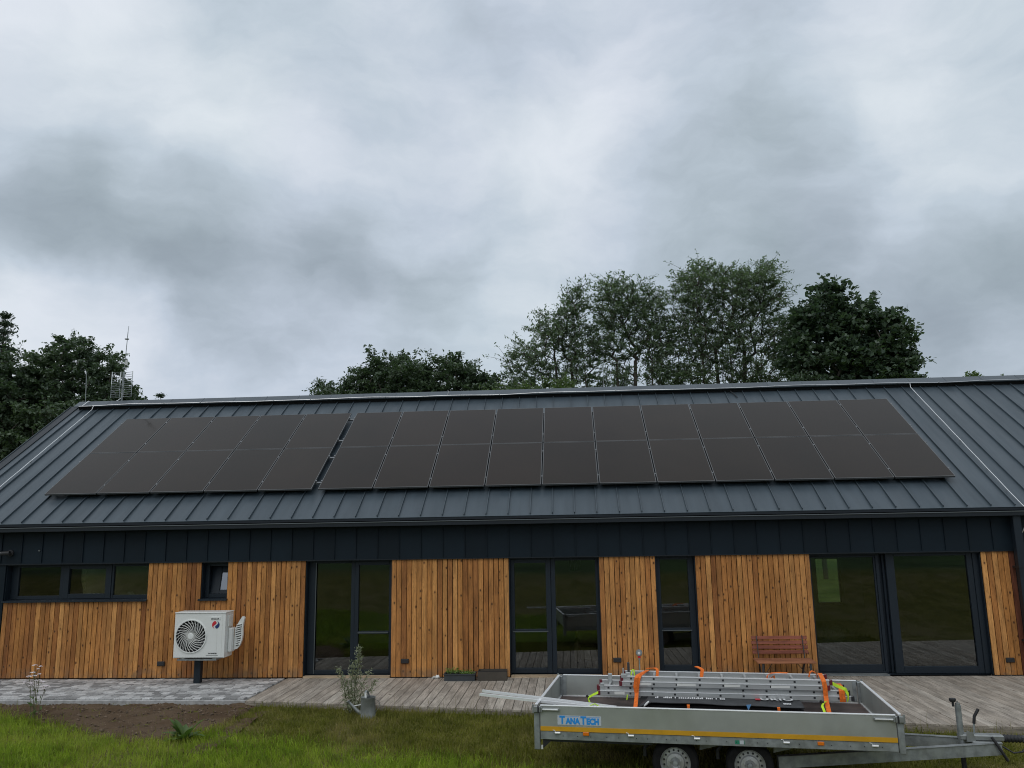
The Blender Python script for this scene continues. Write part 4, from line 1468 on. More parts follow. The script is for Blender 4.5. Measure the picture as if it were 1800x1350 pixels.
# ================================================================== TRAILER
TA = Vector((.399, -5.689))
TANG = math.atan2(-6.212 + 5.689, 4.413 - .399)
TZ = -.17
TL, TW = 4.048, 2.0
tlr = thing('trailer', 'long twin-axle flatbed trailer with aluminium side boards and a yellow stripe', 'trailer', (TA.x, TA.y, TZ), TANG)
R0, R1 = .41 - TZ, .70 - TZ      # bottom and top of the side boards above the ground
F0 = .318 - TZ


def tp_(name, mb, m, smooth=False, parent=None):
    return mb.build(name, MT[m] if isinstance(m, str) else m, parent or tlr, smooth)


# boards
def board(name, x0, x1, y0, y1, z1=R1):
    mb = MB().box(x0, x1, y0, y1, R0 + .002, z1 - .012, ch=.004)
    o = tp_(name, mb, 'board')
    along = (x1 - x0) > (y1 - y0)
    t = MB().box(x0, x1, y0 - .004, y1 + .004, z1 - .0115, z1 + .002, ch=.003) if along else MB().box(x0 - .004, x1 + .004, y0, y1, z1 - .0115, z1 + .002, ch=.003)
    tp_('top_trim', t, 'trim', parent=o)
    return o


sb = board('side_board', .062, TL - .062, .0, .026)
rb = board('side_board', .062, TL - .062, TW - .026, TW)
lb = board('tail_board', -.005, .022, .052, TW - .052)
hb_ = board('head_board', TL - .022, TL + .005, .052, TW - .052)
tp_('yellow_stripe', MB().box(.064, TL - .064, -.0035, -.0005, R0 + .006, R0 + .056), 'yellow', parent=sb)
# sign on the side board
stk = MB().box(.268, .782, -.0025, -.0004, .488 - TZ, .592 - TZ)
tp_('sign', stk, 'sticker', parent=sb)
lets = [(text_mesh(s_, sz, MT['blue'], .0012, .0055, 1.0)) for s_, sz in (('T', .118), ('ANA', .090), ('T', .118), ('ECH', .090))]
wid = [(min(v.co.x for v in me.vertices), max(v.co.x for v in me.vertices)) for me in lets]
gap_ = .006
k_ = .462 / (sum(b_ - a_ for a_, b_ in wid) + 3 * gap_)
x = .292
for me, (a_, b_) in zip(lets, wid):
    link('lettering', me, sb, (x - a_ * k_, -.0038, .503 - TZ), (PI / 2, 0, 0), (k_, 1, 1))
    x += (b_ - a_ + gap_) * k_
tp_('sign_line', MB().box(.345, .525, -.0032, -.0024, .583 - TZ, .586 - TZ).box(.60, .765, -.0032, -.0024, .578 - TZ, .581 - TZ), 'blue', parent=sb)

# corner posts
for (x0, x1, y0, y1, zlo) in ((-.012, .055, -.006, .046, .205 - TZ), (TL - .055, TL + .012, -.006, .046, .30 - TZ), (-.012, .055, TW - .046, TW + .006, .205 - TZ), (TL - .055, TL + .012, TW - .046, TW + .006, .30 - TZ)):
    mb = MB().box(x0, x1, y0, y1, zlo, R1 - .02, ch=.006)
    p_ = tp_('corner_post', mb, 'galv')
# latches near the front corners
for (lx, sg) in ((.045, 1), (TL - .045, -1)):
    for (y_, sy) in ((-.012, -1), (TW + .012, 1)):
        mb = MB()
        xs_ = sorted((lx - sg * .07, lx + sg * .03))
        mb.box(xs_[0], xs_[1], y_ - .022 if sy < 0 else y_, y_ if sy < 0 else y_ + .022, R1 - .075, R1 - .01, ch=.005)
        xs_ = sorted((lx + sg * .03, lx + sg * .25))
        mb.box(xs_[0], xs_[1], y_ - .016 if sy < 0 else y_, y_ - .002 if sy < 0 else y_ + .016, R1 - .062, R1 - .028, ch=.005)
        mb.tube([(lx - sg * .06, y_ + sy * .012, R1 - .085), (lx - sg * .06, y_ + sy * .012, R1 + .008)], .012, 8)
        mb.tube([(lx + sg * .04, y_ + sy * .02, R1 - .07), (lx + sg * .04, y_ + sy * .02, R1 - .02)], .010, 8)
        lt = tp_('latch', mb, 'zinc')
        xs_ = sorted((lx + sg * .05, lx + sg * .235))
        tp_('latch_lever', MB().box(xs_[0], xs_[1], y_ - .024 if sy < 0 else y_ + .0165, y_ - .0165 if sy < 0 else y_ + .024, R1 - .050, R1 - .036, ch=.003), 'trim', parent=lt)
        tp_('latch_pin', MB().tube([(lx + sg * .0, y_ + sy * .023, R1 - .08), (lx + sg * .0, y_ + sy * .023, R1 - .004)], .009, 8), 'plastic', parent=lt)
# inner strips where the boards meet in the rear corners
for x_ in (.056, TL - .115):
    tp_('hinge_strip', MB().box(x_, x_ + .05, TW - .034, TW - .0265, R0 + .02, R1 - .015), 'galv', parent=rb)

bed = tp_('bed_floor', MB().box(.024, TL - .024, .028, TW - .028, R0 - .02, R0 + .001), 'ply')
tp_('floor_edge', MB().box(.06, TL - .06, TW - .040, TW - .0275, R0 + .002, R0 + .016).box(.023, .04, .05, TW - .05, R0 + .002, R0 + .016).box(TL - .04, TL - .023, .05, TW - .05, R0 + .002, R0 + .016), 'trim', parent=bed)
# chassis
for (ya, yb) in ((.004, .05), (TW - .05, TW - .004)):
    mb = MB().box(.06, TL - .06, ya, yb, F0, R0 - .001, ch=.004)
    rail_ = tp_('frame_rail', mb, 'galv')
    if ya < .5:
        for k in range(22):
            xx = .33 + k * .166 + .03 * math.sin(k * 3)
            tp_('bolt', MB().lathe([(0, -.003), (.006, -.003), (.006, .002)], (xx, ya, F0 + .045), (0, 1, 0), 6), 'plastic', parent=rail_)
        for (xx, zz) in ((.60, .395), (3.19, .380)):
            tp_('marker_lamp', MB().box(xx - .035, xx + .035, ya - .016, ya - .0005, zz - TZ - .019, zz - TZ + .019, ch=.004), 'amber', parent=rail_)
        for xx, zz in ((.265, .404), (1.118, .40), (1.859, .394), (2.826, .385), (3.747, .382)):
            mb = MB().tube([(xx - .055, ya - .006, zz - TZ + .022), (xx - .03, ya - .012, zz - TZ + .02), (xx - .025, ya - .014, zz - TZ - .006)], .004, 6)
            mb.tube([(xx - .03, ya - .012, zz - TZ - .006), (xx + .035, ya - .012, zz - TZ - .006)], .012, 8)
            tp_('rope_hook', mb, 'trim', True, rail_)
        tp_('inspection_label', MB().box(2.275, 2.325, ya - .002, ya - .0004, .342 - TZ, .382 - TZ).box(2.372, 2.378, ya - .002, ya - .0004, .342 - TZ, .382 - TZ), 'green', parent=rail_)
        tp_('inspection_label', MB().box(2.326, 2.371, ya - .002, ya - .0004, .342 - TZ, .382 - TZ), 'sticker', parent=rail_)
for k in range(7):
    xx = .10 + k * .62
    tp_('cross_member', MB().box(xx, xx + .05, .052, TW - .052, F0 + .01, R0 - .021), 'dark')
tp_('lamp_bracket', MB().prism([(.085, F0 - .001), (.20, F0 - .001), (.11, F0 - .085), (.085, F0 - .10)], .03, .045), 'plastic')
tp_('rear_reflector', MB().box(.062, .084, .026, .045, F0 - .115, F0 - .07), 'offwhite')
tp_('rear_bar', MB().box(.09, 1.35, .10, .15, F0 - .045, F0 - .004), 'dark')


# wheels
HOLE = MB().lathe([(0, 0), (.0115, 0), (.0115, .01), (0, .01)], (0, 0, 0), (0, 1, 0), 8).mesh('rim_hole', MT['plastic'])


def wheel(cx, cy, face):
    r = .262
    mb = MB().lathe([(.172, -.085), (.20, -.092), (r - .02, -.085), (r, -.06), (r, .06), (r - .02, .085), (.20, .092), (.172, .085)], (cx, cy, r), (0, 1, 0), 40, closed=True)
    w_ = tp_('wheel', mb, 'tyre', True)
    y_ = cy - .07
    rim = MB()
    rim.lathe([(.180, -.016), (.184, -.004), (.176, .012), (.160, .022), (.150, .035), (.108, .030), (.098, .006), (.06, .0), (.045, .012), (0, .012)], (cx, y_, r), (0, 1, 0), 36)
    rm = tp_('rim', rim, 'rim', True, w_)
    if face < 0:
        for k in range(15):
            t = 2 * PI * k / 15
            link('rim_hole', HOLE, w_, (cx + .130 * math.cos(t), y_ + .024, r + .130 * math.sin(t)))
    hb2 = MB().lathe([(0, -.020), (.026, -.018), (.030, .0), (.030, .02), (0, .02)], (cx, y_ - .01, r), (0, 1, 0), 16)
    tp_('hub', hb2, 'galv', True, w_)
    nu = MB()
    for k in range(5):
        t = 2 * PI * k / 5 + .3
        nu.lathe([(0, -.012), (.010, -.012), (.012, .006), (0, .006)], (cx + .062 * math.cos(t), y_ + .0, r + .062 * math.sin(t)), (0, 1, 0), 6)
    tp_('wheel_nuts', nu, 'rim', False, w_)


for wx in (1.605, 2.43):
    wheel(wx, .17, -1)
    wheel(wx, TW - .17, 1)
    tp_('axle', MB().tube([(wx, .27, .262), (wx, TW - .27, .262)], .035, 10), 'dark')
    for y0 in (.30, TW - .34):
        tp_('axle_bracket', MB().prism([(wx + .30, F0), (wx + .52, F0), (wx + .50, F0 - .075), (wx + .28, F0 - .13)], y0, y0 + .04), 'galv')
    tp_('shock_absorber', MB().tube([(wx - .27, .20, F0 - .01), (wx - .345, .20, F0 - .10), (wx - .345, .20, F0 - .19)], .022, 8), 'plastic')
# drawbar: two beams converging on the coupling
tipx, tipy = 5.30, TW / 2
for s_ in (-1, 1):
    yb = TW / 2 + s_ * .72
    a_ = Vector((2.75, yb, .265))
    b_ = Vector((tipx, tipy + s_ * .075, .335))
    mb = MB().beam(a_, b_, .055, .125)
    db = tp_('drawbar_beam', mb, 'galv')
    tp_('beam_flange', MB().beam(a_ + Vector((0, 0, .0655)), b_ + Vector((0, 0, .0655)), .075, .005), 'zinc', parent=db)
cp = MB()
cp.box(tipx - .42, tipx + .06, tipy - .06, tipy + .06, .405, .475, ch=.015)
cp.box(tipx - .30, tipx + .02, tipy - .10, tipy + .10, .38, .408, ch=.008)
cpo = tp_('coupling', cp, 'zinc')
bl = MB()
for k in range(5):
    bl.lathe([(0, 0), (.034, 0), (.046, .02), (.034, .04), (0, .04)], (tipx + .06 + k * .038, tipy, .432), (1, 0, 0), 16)
tp_('rubber_bellows', bl, 'plastic', True, cpo)
tp_('tow_head', MB().box(tipx + .25, tipx + .47, tipy - .045, tipy + .045, .39, .47, ch=.02), 'dark', parent=cpo)
jx, jy = 4.905, TW / 2 - .02
jt = MB().tube([(jx, jy, .0 + .30), (jx - .0, jy, .79)], .034, 14)
jw = tp_('support_leg', jt, 'galv', True)
tp_('inner_tube', MB().tube([(jx, jy, .79), (jx, jy, .815)], .026, 12).tube([(jx, jy, .815), (jx, jy, .84)], .008, 8), 'zinc', True, jw)
tp_('crank_knob', MB().tube([(jx - .05, jy, .775), (jx - .05, jy, .83)], .013, 8).lathe([(0, 0), (.030, .006), (.040, .03), (.036, .045), (0, .045)], (jx - .05, jy, .822), (0, 0, 1), 12), 'plastic', True, jw)
tp_('lower_leg', MB().tube([(jx, jy, .004), (jx, jy, .30)], .027, 12), 'plastic', True, jw)
bk = tp_('brake_lever', MB().tube([(5.045, jy, .43), (5.06, jy, .60)], .012, 8), 'galv', True)
tp_('grip', MB().tube([(5.06, jy, .59), (5.072, jy, .67), (5.125, jy, .755)], .017, 10), 'plastic', True, bk)
tp_('bracket_plate', MB().prism([(jx + .04, .40), (jx + .14, .40), (jx + .12, .50), (jx + .05, .52)], jy - .06, jy - .05), 'zinc')
tp_('safety_cable', MB().tube([(5.20, jy - .10, .47), (5.25, jy - .13, .38), (5.31, jy - .12, .27), (5.34, jy - .11, .22)], .017, 8), 'plastic', True)
tp_('plug_cable', MB().tube([(5.32, jy - .05, .36), (5.42, jy - .08, .30), (5.52, jy - .06, .31), (5.60, jy, .36)], .010, 6), 'plastic', True)


# ================================================================== LOAD ON THE TRAILER
def T(x, y, z=0):
    """trailer coordinates -> world"""
    c, s = math.cos(TANG), math.sin(TANG)
    return (TA.x + c * x - s * y, TA.y + s * x + c * y, z)


def tload(name, label, cat, x, y, z, group=None, rot=0.0):
    return thing(name, label, cat, T(x, y, z), TANG + rot, group)


# black cover under the ladders
zf = .412
bg = tload('black_cover', 'long black fabric cover with white print lying under the ladders', 'cover', 1.17, 1.0, zf)
bl = 2.01
xs = np.linspace(0, bl, 24)
vs, fs = [], []
prof = [(.10, .0), (.07, .10), (.12, .128), (.55, .132), (.78, .10), (.80, .0)]
for i, x in enumerate(xs):
    e = min(1, min(x, bl - x) / .12 + .25)
    for (y, z) in prof:
        vs.append((x, y, z * (.8 + .2 * e) + .004 * math.sin(x * 9 + y * 5)))
n_ = len(prof)
for i in range(len(xs) - 1):
    for k in range(n_ - 1):
        a = i * n_ + k
        fs.append((a, a + 1, a + n_ + 1, a + n_))
fs += [tuple(range(n_)), tuple(reversed(range((len(xs) - 1) * n_, len(xs) * n_)))]
MB().add(vs, fs).build('bag', MT['cavity2'], bg)


def lipz(x):
    return .152 + .006 * math.sin(x * 3.7) + .004 * math.sin(x * 9 + 1) - .020 * max(0, (x - 1.3) / .7)


vs, fs = [], []
xs = np.linspace(-.0, bl, 40)
for i, x in enumerate(xs):
    l0 = max(0, (.16 - x) / .16)
    for k, (y, z) in enumerate(((.80, .142), (.34, .144), (.14, lipz(x) + .004), (.035, lipz(x)), (.012, lipz(x) - .012), (.010, lipz(x) - .020 - .075 * l0))):
        vs.append((x + (.10 * l0 if k < 3 else 0), y, z - (.055 * l0 if k in (3, 4) else 0)))
for i in range(len(xs) - 1):
    for k in range(5):
        a = i * 6 + k
        fs.append((a, a + 1, a + 7, a + 6))
fl = MB().add(vs, fs).build('flap', MT['tarp'], bg, True)
mo = fl.modifiers.new('thick', 'SOLIDIFY')
mo.thickness = .005
mo.offset = -1
# print lying on the flap, partly under the ladders
me = text_mesh('URIO', .20, MT['whiteink'], .0006, .006, 1.15)
link('lettering', me, fl, (1.515, .245, .1605), (math.radians(-2.5), 0, 0), (.78, 1, 1))
MB().box(1.455, 1.515, .235, .32, .158, .1605).build('red_print', MT['red'], fl)
sm = MB()
x = .20
rr = random.Random(3)
while x < 1.10:
    if rr.random() < .13:
        x += .03
        continue
    w_ = rr.uniform(.012, .020)
    hh = rr.choice((.05, .05, .075))
    sm.box(x, x + w_, .215, .215 + hh, .156, .1612)
    x += w_ + .007
sm.build('small_print', MT['whiteink'], fl)
sm = MB()
for k in range(5):
    sm.box(1.775 + k * .019, 1.790 + k * .019, .07, .115, .146, .1515)
sm.build('small_print', MT['whiteink'], fl)
tag(MB().prism([(0, .055), (.06, .062), (.022, -.01)], 0, .004).build('blue_tag', MT['bluetag'], loc=T(2.49, .98, .505), rot=(0, 0, TANG)), 'small blue triangular tag hanging in front of the black cover', 'tag')
wb = MB()
bm = bmesh.new()
bmesh.ops.create_icosphere(bm, subdivisions=2, radius=1)
wb.add([(v.co.x * .042 + .02 * v.co.z, v.co.y * .02, v.co.z * .024 + .014 * v.co.x) for v in bm.verts], [tuple(l.vert.index for l in f.loops) for f in bm.faces])
bm.free()
tag(wb.build('white_wrapping', MT['white'], loc=T(1.265, .985, .540), rot=(0, -.3, TANG), smooth=True), 'small white plastic scrap at the left end of the black cover', 'wrapping')


# ladders: closed sections lying flat on one another
def ladder(label, x0, x1, y0, wdt, z, n_r, xr0, dxr, cap='maroon', capl='maroon'):
    l = tload('ladder', label, 'ladder', x0, y0, z, 'aluminium ladders stacked on the trailer')
    L = x1 - x0
    H, Tk = .060, .024
    for (ya, nm) in ((0, 'near'), (wdt - Tk, 'far')):
        mb = MB()
        mb.box(0, L, ya, ya + .006, .006, H - .006)
        mb.box(0, L, ya + Tk - .006, ya + Tk, .006, H - .006)
        mb.box(0, L, ya - .002, ya + Tk + .002, H - .006, H)
        mb.box(0, L, ya - .002, ya + Tk + .002, 0, .006)
        st_ = mb.build('stile', MT['alu'], l)
        MB().box(0.0, L, ya - .0045, ya + Tk + .003, H - .008, H + .001).build('stile_edge', MT['trim'], st_)
        for (xx, m) in ((-.012, capl), (L - .028, cap)):
            MB().box(xx, xx + .04, ya - .005, ya + Tk + .005, -.001, H + .003, ch=.004).build('end_cap', MT[m], st_)
    for k in range(n_r):
        xx = xr0 + k * dxr - x0
        if xx > L - .05:
            break
        r_ = MB().box(xx - .015, xx + .015, .006, wdt - .006, .016, .044, ch=.004).build('rung', MT['alu'], l)
        MB().box(xx - .0125, xx + .0125, -.0035, .001, .0185, .0415).build('rung_plug', MT['plastic'], r_)
    return l


LZ = .560
l1 = ladder('lowest long aluminium ladder of the stack on the trailer', .62, 3.82, 1.35, .40, LZ, 11, .756, .289, 'plastic')
l2 = ladder('second lowest long ladder with white brackets, under the two shorter ones', .612, 3.78, 1.375, .40, LZ + .0625, 11, .756, .289, 'plastic')
l3 = ladder('second ladder from the top, shorter, with pale stickers along its side', .915, 3.54, 1.335, .42, LZ + .125, 10, 1.061, .2955)
l4 = ladder('topmost short ladder of the stack with maroon end caps', .93, 3.575, 1.355, .42, LZ + .1875, 10, 1.061, .2955)
for (l_, items, z0, z1) in ((l1, ((.215, .135),), .014, .048), (l3, ((.20, .21), (.74, .24), (1.34, .20), (1.92, .23)), .016, .046)):
    for (xx, ww) in items:
        MB().box(xx, xx + ww, -.0036, -.0022, z0, z1).build('sticker', MT['offwhite'], l_)
# hook-on brackets at the left end
bk_ = MB()
bk_.box(.035, .085, -.012, -.002, -.01, .075, ch=.003)
bk_.box(.035, .085, .026, .034, -.01, .085, ch=.003)
bk_.box(.035, .085, -.012, .034, .066, .074)
bk_.box(.04, .075, -.012, .034, .03, .036)
bk_.build('guide_bracket', MT['bracket'], l2)
MB().box(.11, .165, .36, .374, .0, .15, ch=.003).box(.115, .16, .352, .361, .03, .075).build('guide_bracket', MT['bracket'], l2)
b4 = MB()
b4.box(.0, .075, -.008, .05, .036, .085, ch=.004)
b4.box(.02, .036, .02, .04, .085, .155)
b4.build('guide_bracket', MT['bracket'], l4)
MB().box(.072, .105, .20, .23, .01, .20, ch=.004).build('guide_bracket', MT['dark'], l4)
MB().box(.06, .12, .02, .07, .02, .10, ch=.006).build('guide_bracket', MT['bracket'], l4)

# two aluminium rails sticking out over the tail board
ra, rbv = Vector((-.29, -5.10, .745)), Vector((1.36, -5.66, .665))
for i, (off, lab) in enumerate(((0, 'upper of two bright aluminium rails sticking out over the trailer tail board'), (1, 'lower of two bright aluminium rails, nearer the front corner of the trailer'))):
    a = ra + Vector((-.02, -.100, -.022)) * off
    b = rbv + Vector((0, -.03, -.02)) * off
    d = (b - a)
    e = thing('aluminium_rail', lab, 'rail', a, math.atan2(d.y, d.x), 'loose aluminium rails on the trailer')
    e.rotation_euler = (0, -math.atan2(d.z, math.hypot(d.x, d.y)), math.atan2(d.y, d.x))
    L = d.length
    mb = MB().box(0, L, -.016, .016, -.014, -.009)
    mb.box(0, L, -.016, -.011, -.009, .015)
    mb.box(0, L, .011, .016, -.009, .015)
    mb.box(0, L, -.011, -.005, .010, .015)
    mb.box(0, L, .005, .011, .010, .015)
    mb.build('profile', MT['trim'], e)


# straps
def strap(name, label, pts, wvec, m, cat='strap', group='webbing straps over the load', th=.003):
    mb = MB().ribbon([T(*p) for p in pts], tuple(Matrix.Rotation(TANG, 3, 'Z') @ Vector(wvec)), th)
    return tag(mb.build(name, MT[m]), label, cat, group)


topz = LZ + .252
YF = 1.325
strap('ratchet_strap', 'orange strap over the left part of the ladder stack down to the bed', [(1.115, 1.06, zf + .04), (1.125, 1.27, LZ - .01), (1.130, YF - .004, LZ + .06), (1.145, YF - .006, LZ + .15), (1.165, YF, topz - .02), (1.18, YF + .03, topz + .005), (1.225, 1.56, topz + .010), (1.265, 1.77, topz + .004), (1.27, 1.79, LZ + .15)], (.05, 0, 0), 'orange')
strap('ratchet_strap', 'orange strap doubled beside the left strap, slanting over the ladder side', [(1.12, YF - .012, LZ + .05), (1.112, YF - .014, LZ + .13), (1.13, YF - .010, topz - .02), (1.15, YF + .03, topz + .010), (1.235, 1.60, topz + .016)], (.045, 0, 0), 'orange')
strap('ratchet_strap', 'orange strap over the right end of the ladder stack beside the bench', [(3.475, 1.06, zf + .04), (3.485, 1.27, LZ - .01), (3.488, YF - .004, LZ + .06), (3.487, YF - .006, LZ + .16), (3.480, YF, topz - .02), (3.475, YF + .03, topz + .006), (3.485, 1.55, topz + .012), (3.505, 1.77, topz + .006), (3.505, 1.79, LZ + .15)], (.055, 0, 0), 'orange')
strap('ratchet_strap', 'orange loop knotted over the right end of the top ladder', [(3.45, 1.62, topz - .02), (3.44, 1.58, topz + .02), (3.41, 1.55, topz + .058), (3.375, 1.53, topz + .072), (3.345, 1.52, topz + .055), (3.33, 1.52, topz + .0)], (.0, .06, .0), 'orange', th=.004)
strap('ratchet_strap', 'orange strap looped round a rung left of the bench, tail lying along the ladder', [(2.80, 1.44, topz - .03), (2.815, 1.50, topz + .012), (2.86, 1.53, topz + .036), (2.95, 1.55, topz + .042), (3.08, 1.62, topz + .028)], (.015, .05, 0), 'orange', th=.004)
strap('ratchet_strap', 'orange strap hanging from a rung left of the bench', [(2.80, 1.46, topz - .05), (2.85, 1.44, topz - .01), (2.89, 1.45, topz + .02), (2.90, 1.47, topz - .04)], (.02, .03, 0), 'orange', th=.004)
strap('ratchet_strap', 'orange strap twisted upright on a rung below the narrow window', [(1.975, 1.52, topz - .03), (1.985, 1.55, topz + .02), (1.995, 1.57, topz + .055), (1.965, 1.58, topz + .075), (1.915, 1.60, topz + .092)], (.045, .02, 0), 'orange', th=.005)
strap('ratchet_strap', 'orange strap twisted on a rung right of the tap with its end pointing left', [(1.395, 1.46, topz - .04), (1.405, 1.50, topz + .02), (1.40, 1.54, topz + .058), (1.375, 1.56, topz + .070), (1.27, 1.57, topz + .062)], (.034, .02, 0), 'orange', th=.005)
for k, xx in enumerate((3.672, 3.708)):
    strap('ratchet_strap', ('left turn of the orange strap wound round the projecting ladder ends', 'right turn of the orange strap wound round the projecting ladder ends')[k], [(xx, 1.345, LZ - .01), (xx, 1.338, LZ + .03), (xx - .004, 1.342, LZ + .125), (xx, 1.37, LZ + .140), (xx + .02, 1.60, LZ + .138), (xx + .03, 1.78, LZ + .13), (xx + .03, 1.79, LZ + .02)], (.034, 0, 0), 'orange')
strap('ratchet_strap', 'short orange strap end showing at the middle of the black cover', [(1.785, 1.05, .548), (1.785, .99, .530), (1.787, .985, .46), (1.79, .97, .418)], (.035, 0, 0), 'orange')
strap('ratchet_strap', 'short orange strap end showing below the right part of the black cover', [(2.875, 1.05, .545), (2.875, .99, .530), (2.877, .985, .46), (2.88, .97, .418)], (.035, 0, 0), 'orange')
strap('neon_strap', 'neon yellow strap from the left ladder ends down to the bed', [(.62, 1.34, LZ + .035), (.56, 1.32, LZ + .01), (.485, 1.30, LZ - .025), (.51, 1.18, LZ - .04), (.55, 1.06, LZ - .07), (.56, 1.0, LZ - .13)], (.0, .02, .028), 'neon')
strap('neon_strap', 'neon yellow strap end lying on the bed behind the front board', [(.63, .16, R1 + TZ - .03), (.70, .14, R1 + TZ + .003), (.76, .12, R1 + TZ - .03)], (.0, .03, .0), 'neon')
strap('neon_strap', 'neon yellow strap looped upright on the top ladder by the tap', [(1.05, 1.52, topz - .06), (1.055, 1.54, topz + .0), (1.07, 1.56, topz + .042), (1.09, 1.56, topz + .036), (1.10, 1.54, topz - .04)], (.0, .04, .0), 'neon', th=.008)
strap('neon_strap', 'neon yellow strap stretched to the projecting right ladder ends', [(3.56, 1.52, LZ + .205), (3.64, 1.44, LZ + .17), (3.73, 1.335, LZ + .145), (3.757, 1.33, LZ + .08), (3.75, 1.335, LZ + .01)], (.02, .0, .035), 'neon', th=.006)
strap('neon_strap', 'neon yellow strap end with a buckle below the right orange strap', [(3.47, 1.25, LZ + .01), (3.43, 1.19, LZ - .0), (3.405, 1.12, LZ - .02), (3.41, 1.05, LZ - .05), (3.42, 1.0, LZ - .11)], (.028, .0, .008), 'neon')
strap('neon_strap', 'tiny neon yellow strap tail hanging from the lowest ladder on the left', [(1.005, 1.343, LZ + .015), (1.0, 1.335, LZ - .02), (.995, 1.33, LZ - .05)], (.014, 0, 0), 'neon')
bkl = MB().box(-.025, .025, -.012, .012, -.018, .018, ch=.005)
tag(bkl.build('strap_buckle', MT['plastic'], loc=T(3.415, 1.20, LZ + .012), rot=(.3, .5, TANG)), 'small black buckle on the neon strap right of the black cover', 'buckle')
bkl = MB().box(-.02, .02, -.012, .012, -.014, .014, ch=.004)
tag(bkl.build('strap_buckle', MT['plastic'], loc=T(.480, 1.30, LZ - .012), rot=(.3, .9, TANG)), 'small black buckle on the neon strap at the left ladder ends', 'buckle')

# ================================================================== GRASS
def grass_mat(name, dark, light, dry, dryness):
    mt, gg, out = new_mat(name)
    ge = gg.n('ShaderNodeNewGeometry')
    n_big = gg.noise(ge.outputs['Position'], 0.55, 3, 0.55)
    n_mid = gg.noise(ge.outputs['Position'], 2.6, 4, 0.6)
    f = gg.m('ADD', gg.m('MULTIPLY', ge.outputs['Random Per Island'], 0.6), gg.m('MULTIPLY', gg.ss(n_mid, 0.3, 0.7), 0.4))
    c = gg.mix(f, dark, light)
    c = gg.mix(gg.ss(gg.noise(ge.outputs['Position'], 4.5, 3, 0.6), 0.56, 0.40, 0.0, 0.55), c, tuple(v * .5 for v in dark))
    d = gg.ss(gg.m('ADD', gg.m('MULTIPLY', n_big, 0.6), gg.m('MULTIPLY', n_mid, 0.4)), 0.46, 0.62)
    d = gg.m('MULTIPLY', gg.m('MULTIPLY', d, dryness), gg.ss(ge.outputs['Random Per Island'], 0.0, 0.8, 1.0, 0.3))
    c = gg.mix(d, c, dry)
    p = gg.n('ShaderNodeBsdfPrincipled', {'Base Color': c, 'Roughness': 0.55, 'Specular IOR Level': 0.25})
    t = gg.n('ShaderNodeBsdfTranslucent', {'Color': gg.mix(1.0, c, (1.1, 1.25, 0.7), 'MULTIPLY')})
    ms = gg.n('ShaderNodeMixShader', {0: 0.4, 1: p.outputs[0], 2: t.outputs[0]})
    mt.node_tree.links.new(ms.outputs[0], out.inputs[0])
    return mt


MT['lawn'] = grass_mat('lawn_blades', (.110, .128, .018), (.275, .265, .052), (.36, .29, .125), 1.0)
MT['lush'] = grass_mat('lush_blades', (.145, .240, .017), (.40, .505, .054), (.45, .44, .10), 0.65)
MT['weed'] = grass_mat('weed_stalks', (.16, .15, .07), (.30, .27, .15), (.34, .28, .17), 0.8)


def blades(x, y, z, h, w, lean, rng):
    n = len(x)
    az = rng.uniform(0, 2 * PI, n)
    la = rng.uniform(0, 2 * PI, n)
    ln = np.abs(rng.normal(0, lean, n))
    ex, ey = np.cos(az) * w / 2, np.sin(az) * w / 2
    dx, dy = np.cos(la) * ln * h, np.sin(la) * ln * h
    P = np.stack([x, y, z], 1)
    e = np.stack([ex, ey, np.zeros(n)], 1)
    mid = P + np.stack([dx * .35, dy * .35, h * .6], 1)
    tip = P + np.stack([dx, dy, h * np.sqrt(np.maximum(.15, 1 - .5 * ln * ln))], 1)
    V = np.stack([P - e, P + e, mid + e * .8, mid - e * .8, tip], 1).reshape(-1, 3)
    i = np.arange(n) * 5
    F = np.concatenate([np.stack([i, i + 1, i + 2], 1), np.stack([i, i + 2, i + 3], 1), np.stack([i + 3, i + 2, i + 4], 1)])
    return V, F


def grow(n, x0, x1, y0, y1, hm, hs, w, lean, accept, seed):
    rng = np.random.default_rng(seed)
    x, y = rng.uniform(x0, x1, n), rng.uniform(y0, y1, n)
    k = accept(x, y, rng)
    x, y = x[k], y[k]
    # tufts: pull blades towards a jittered lattice
    g_ = .055
    tx, ty = np.round(x / g_) * g_, np.round(y / g_) * g_
    jx = np.sin(tx * 91.7 + ty * 47.3) * .03
    jy = np.cos(tx * 63.1 - ty * 71.9) * .03
    f = .45
    x, y = x * (1 - f) + (tx + jx) * f, y * (1 - f) + (ty + jy) * f
    patch = .75 + .5 * (.5 + .5 * np.sin(x * 2.3 + 1.3 * np.sin(y * 3.1)) * np.cos(y * 1.9 - .7 * np.sin(x * 1.7)))
    h = hm * patch * np.clip(rng.lognormal(0, hs, len(x)), .35, 2.4)
    return blades(x, y, ground_h(x, y) - .004, h, w * rng.uniform(.7, 1.3, len(x)), lean, rng)


def bank_w(x, y):
    """share of lush grass: the bank in front of the soil on the left"""
    edge = np.where(x < -4.6, soil_edge(x) - .05, np.interp(x, [-4.6, -4.3, -2.3, .8, 3], [-3.45, -3.55, -4.35, -5.25, -5.6]))
    return sstep(edge - y, -.30, .45)


def free(x, y):
    on_deck = (x > -4.62) & (y > deck_edge(x) - .01)
    on_path = (x <= -4.62) & (y > -1.97)
    return ~(on_deck | on_path)


def lawn_ok(x, y, rng):
    f = free(x, y)
    soil = (x < -4.35) & (y > soil_edge(x) + rng.normal(0, .10, len(x)))
    spar = np.where(soil, rng.random(len(x)) < .02, True)
    return f & spar & (rng.random(len(x)) > bank_w(x, y) * .85)


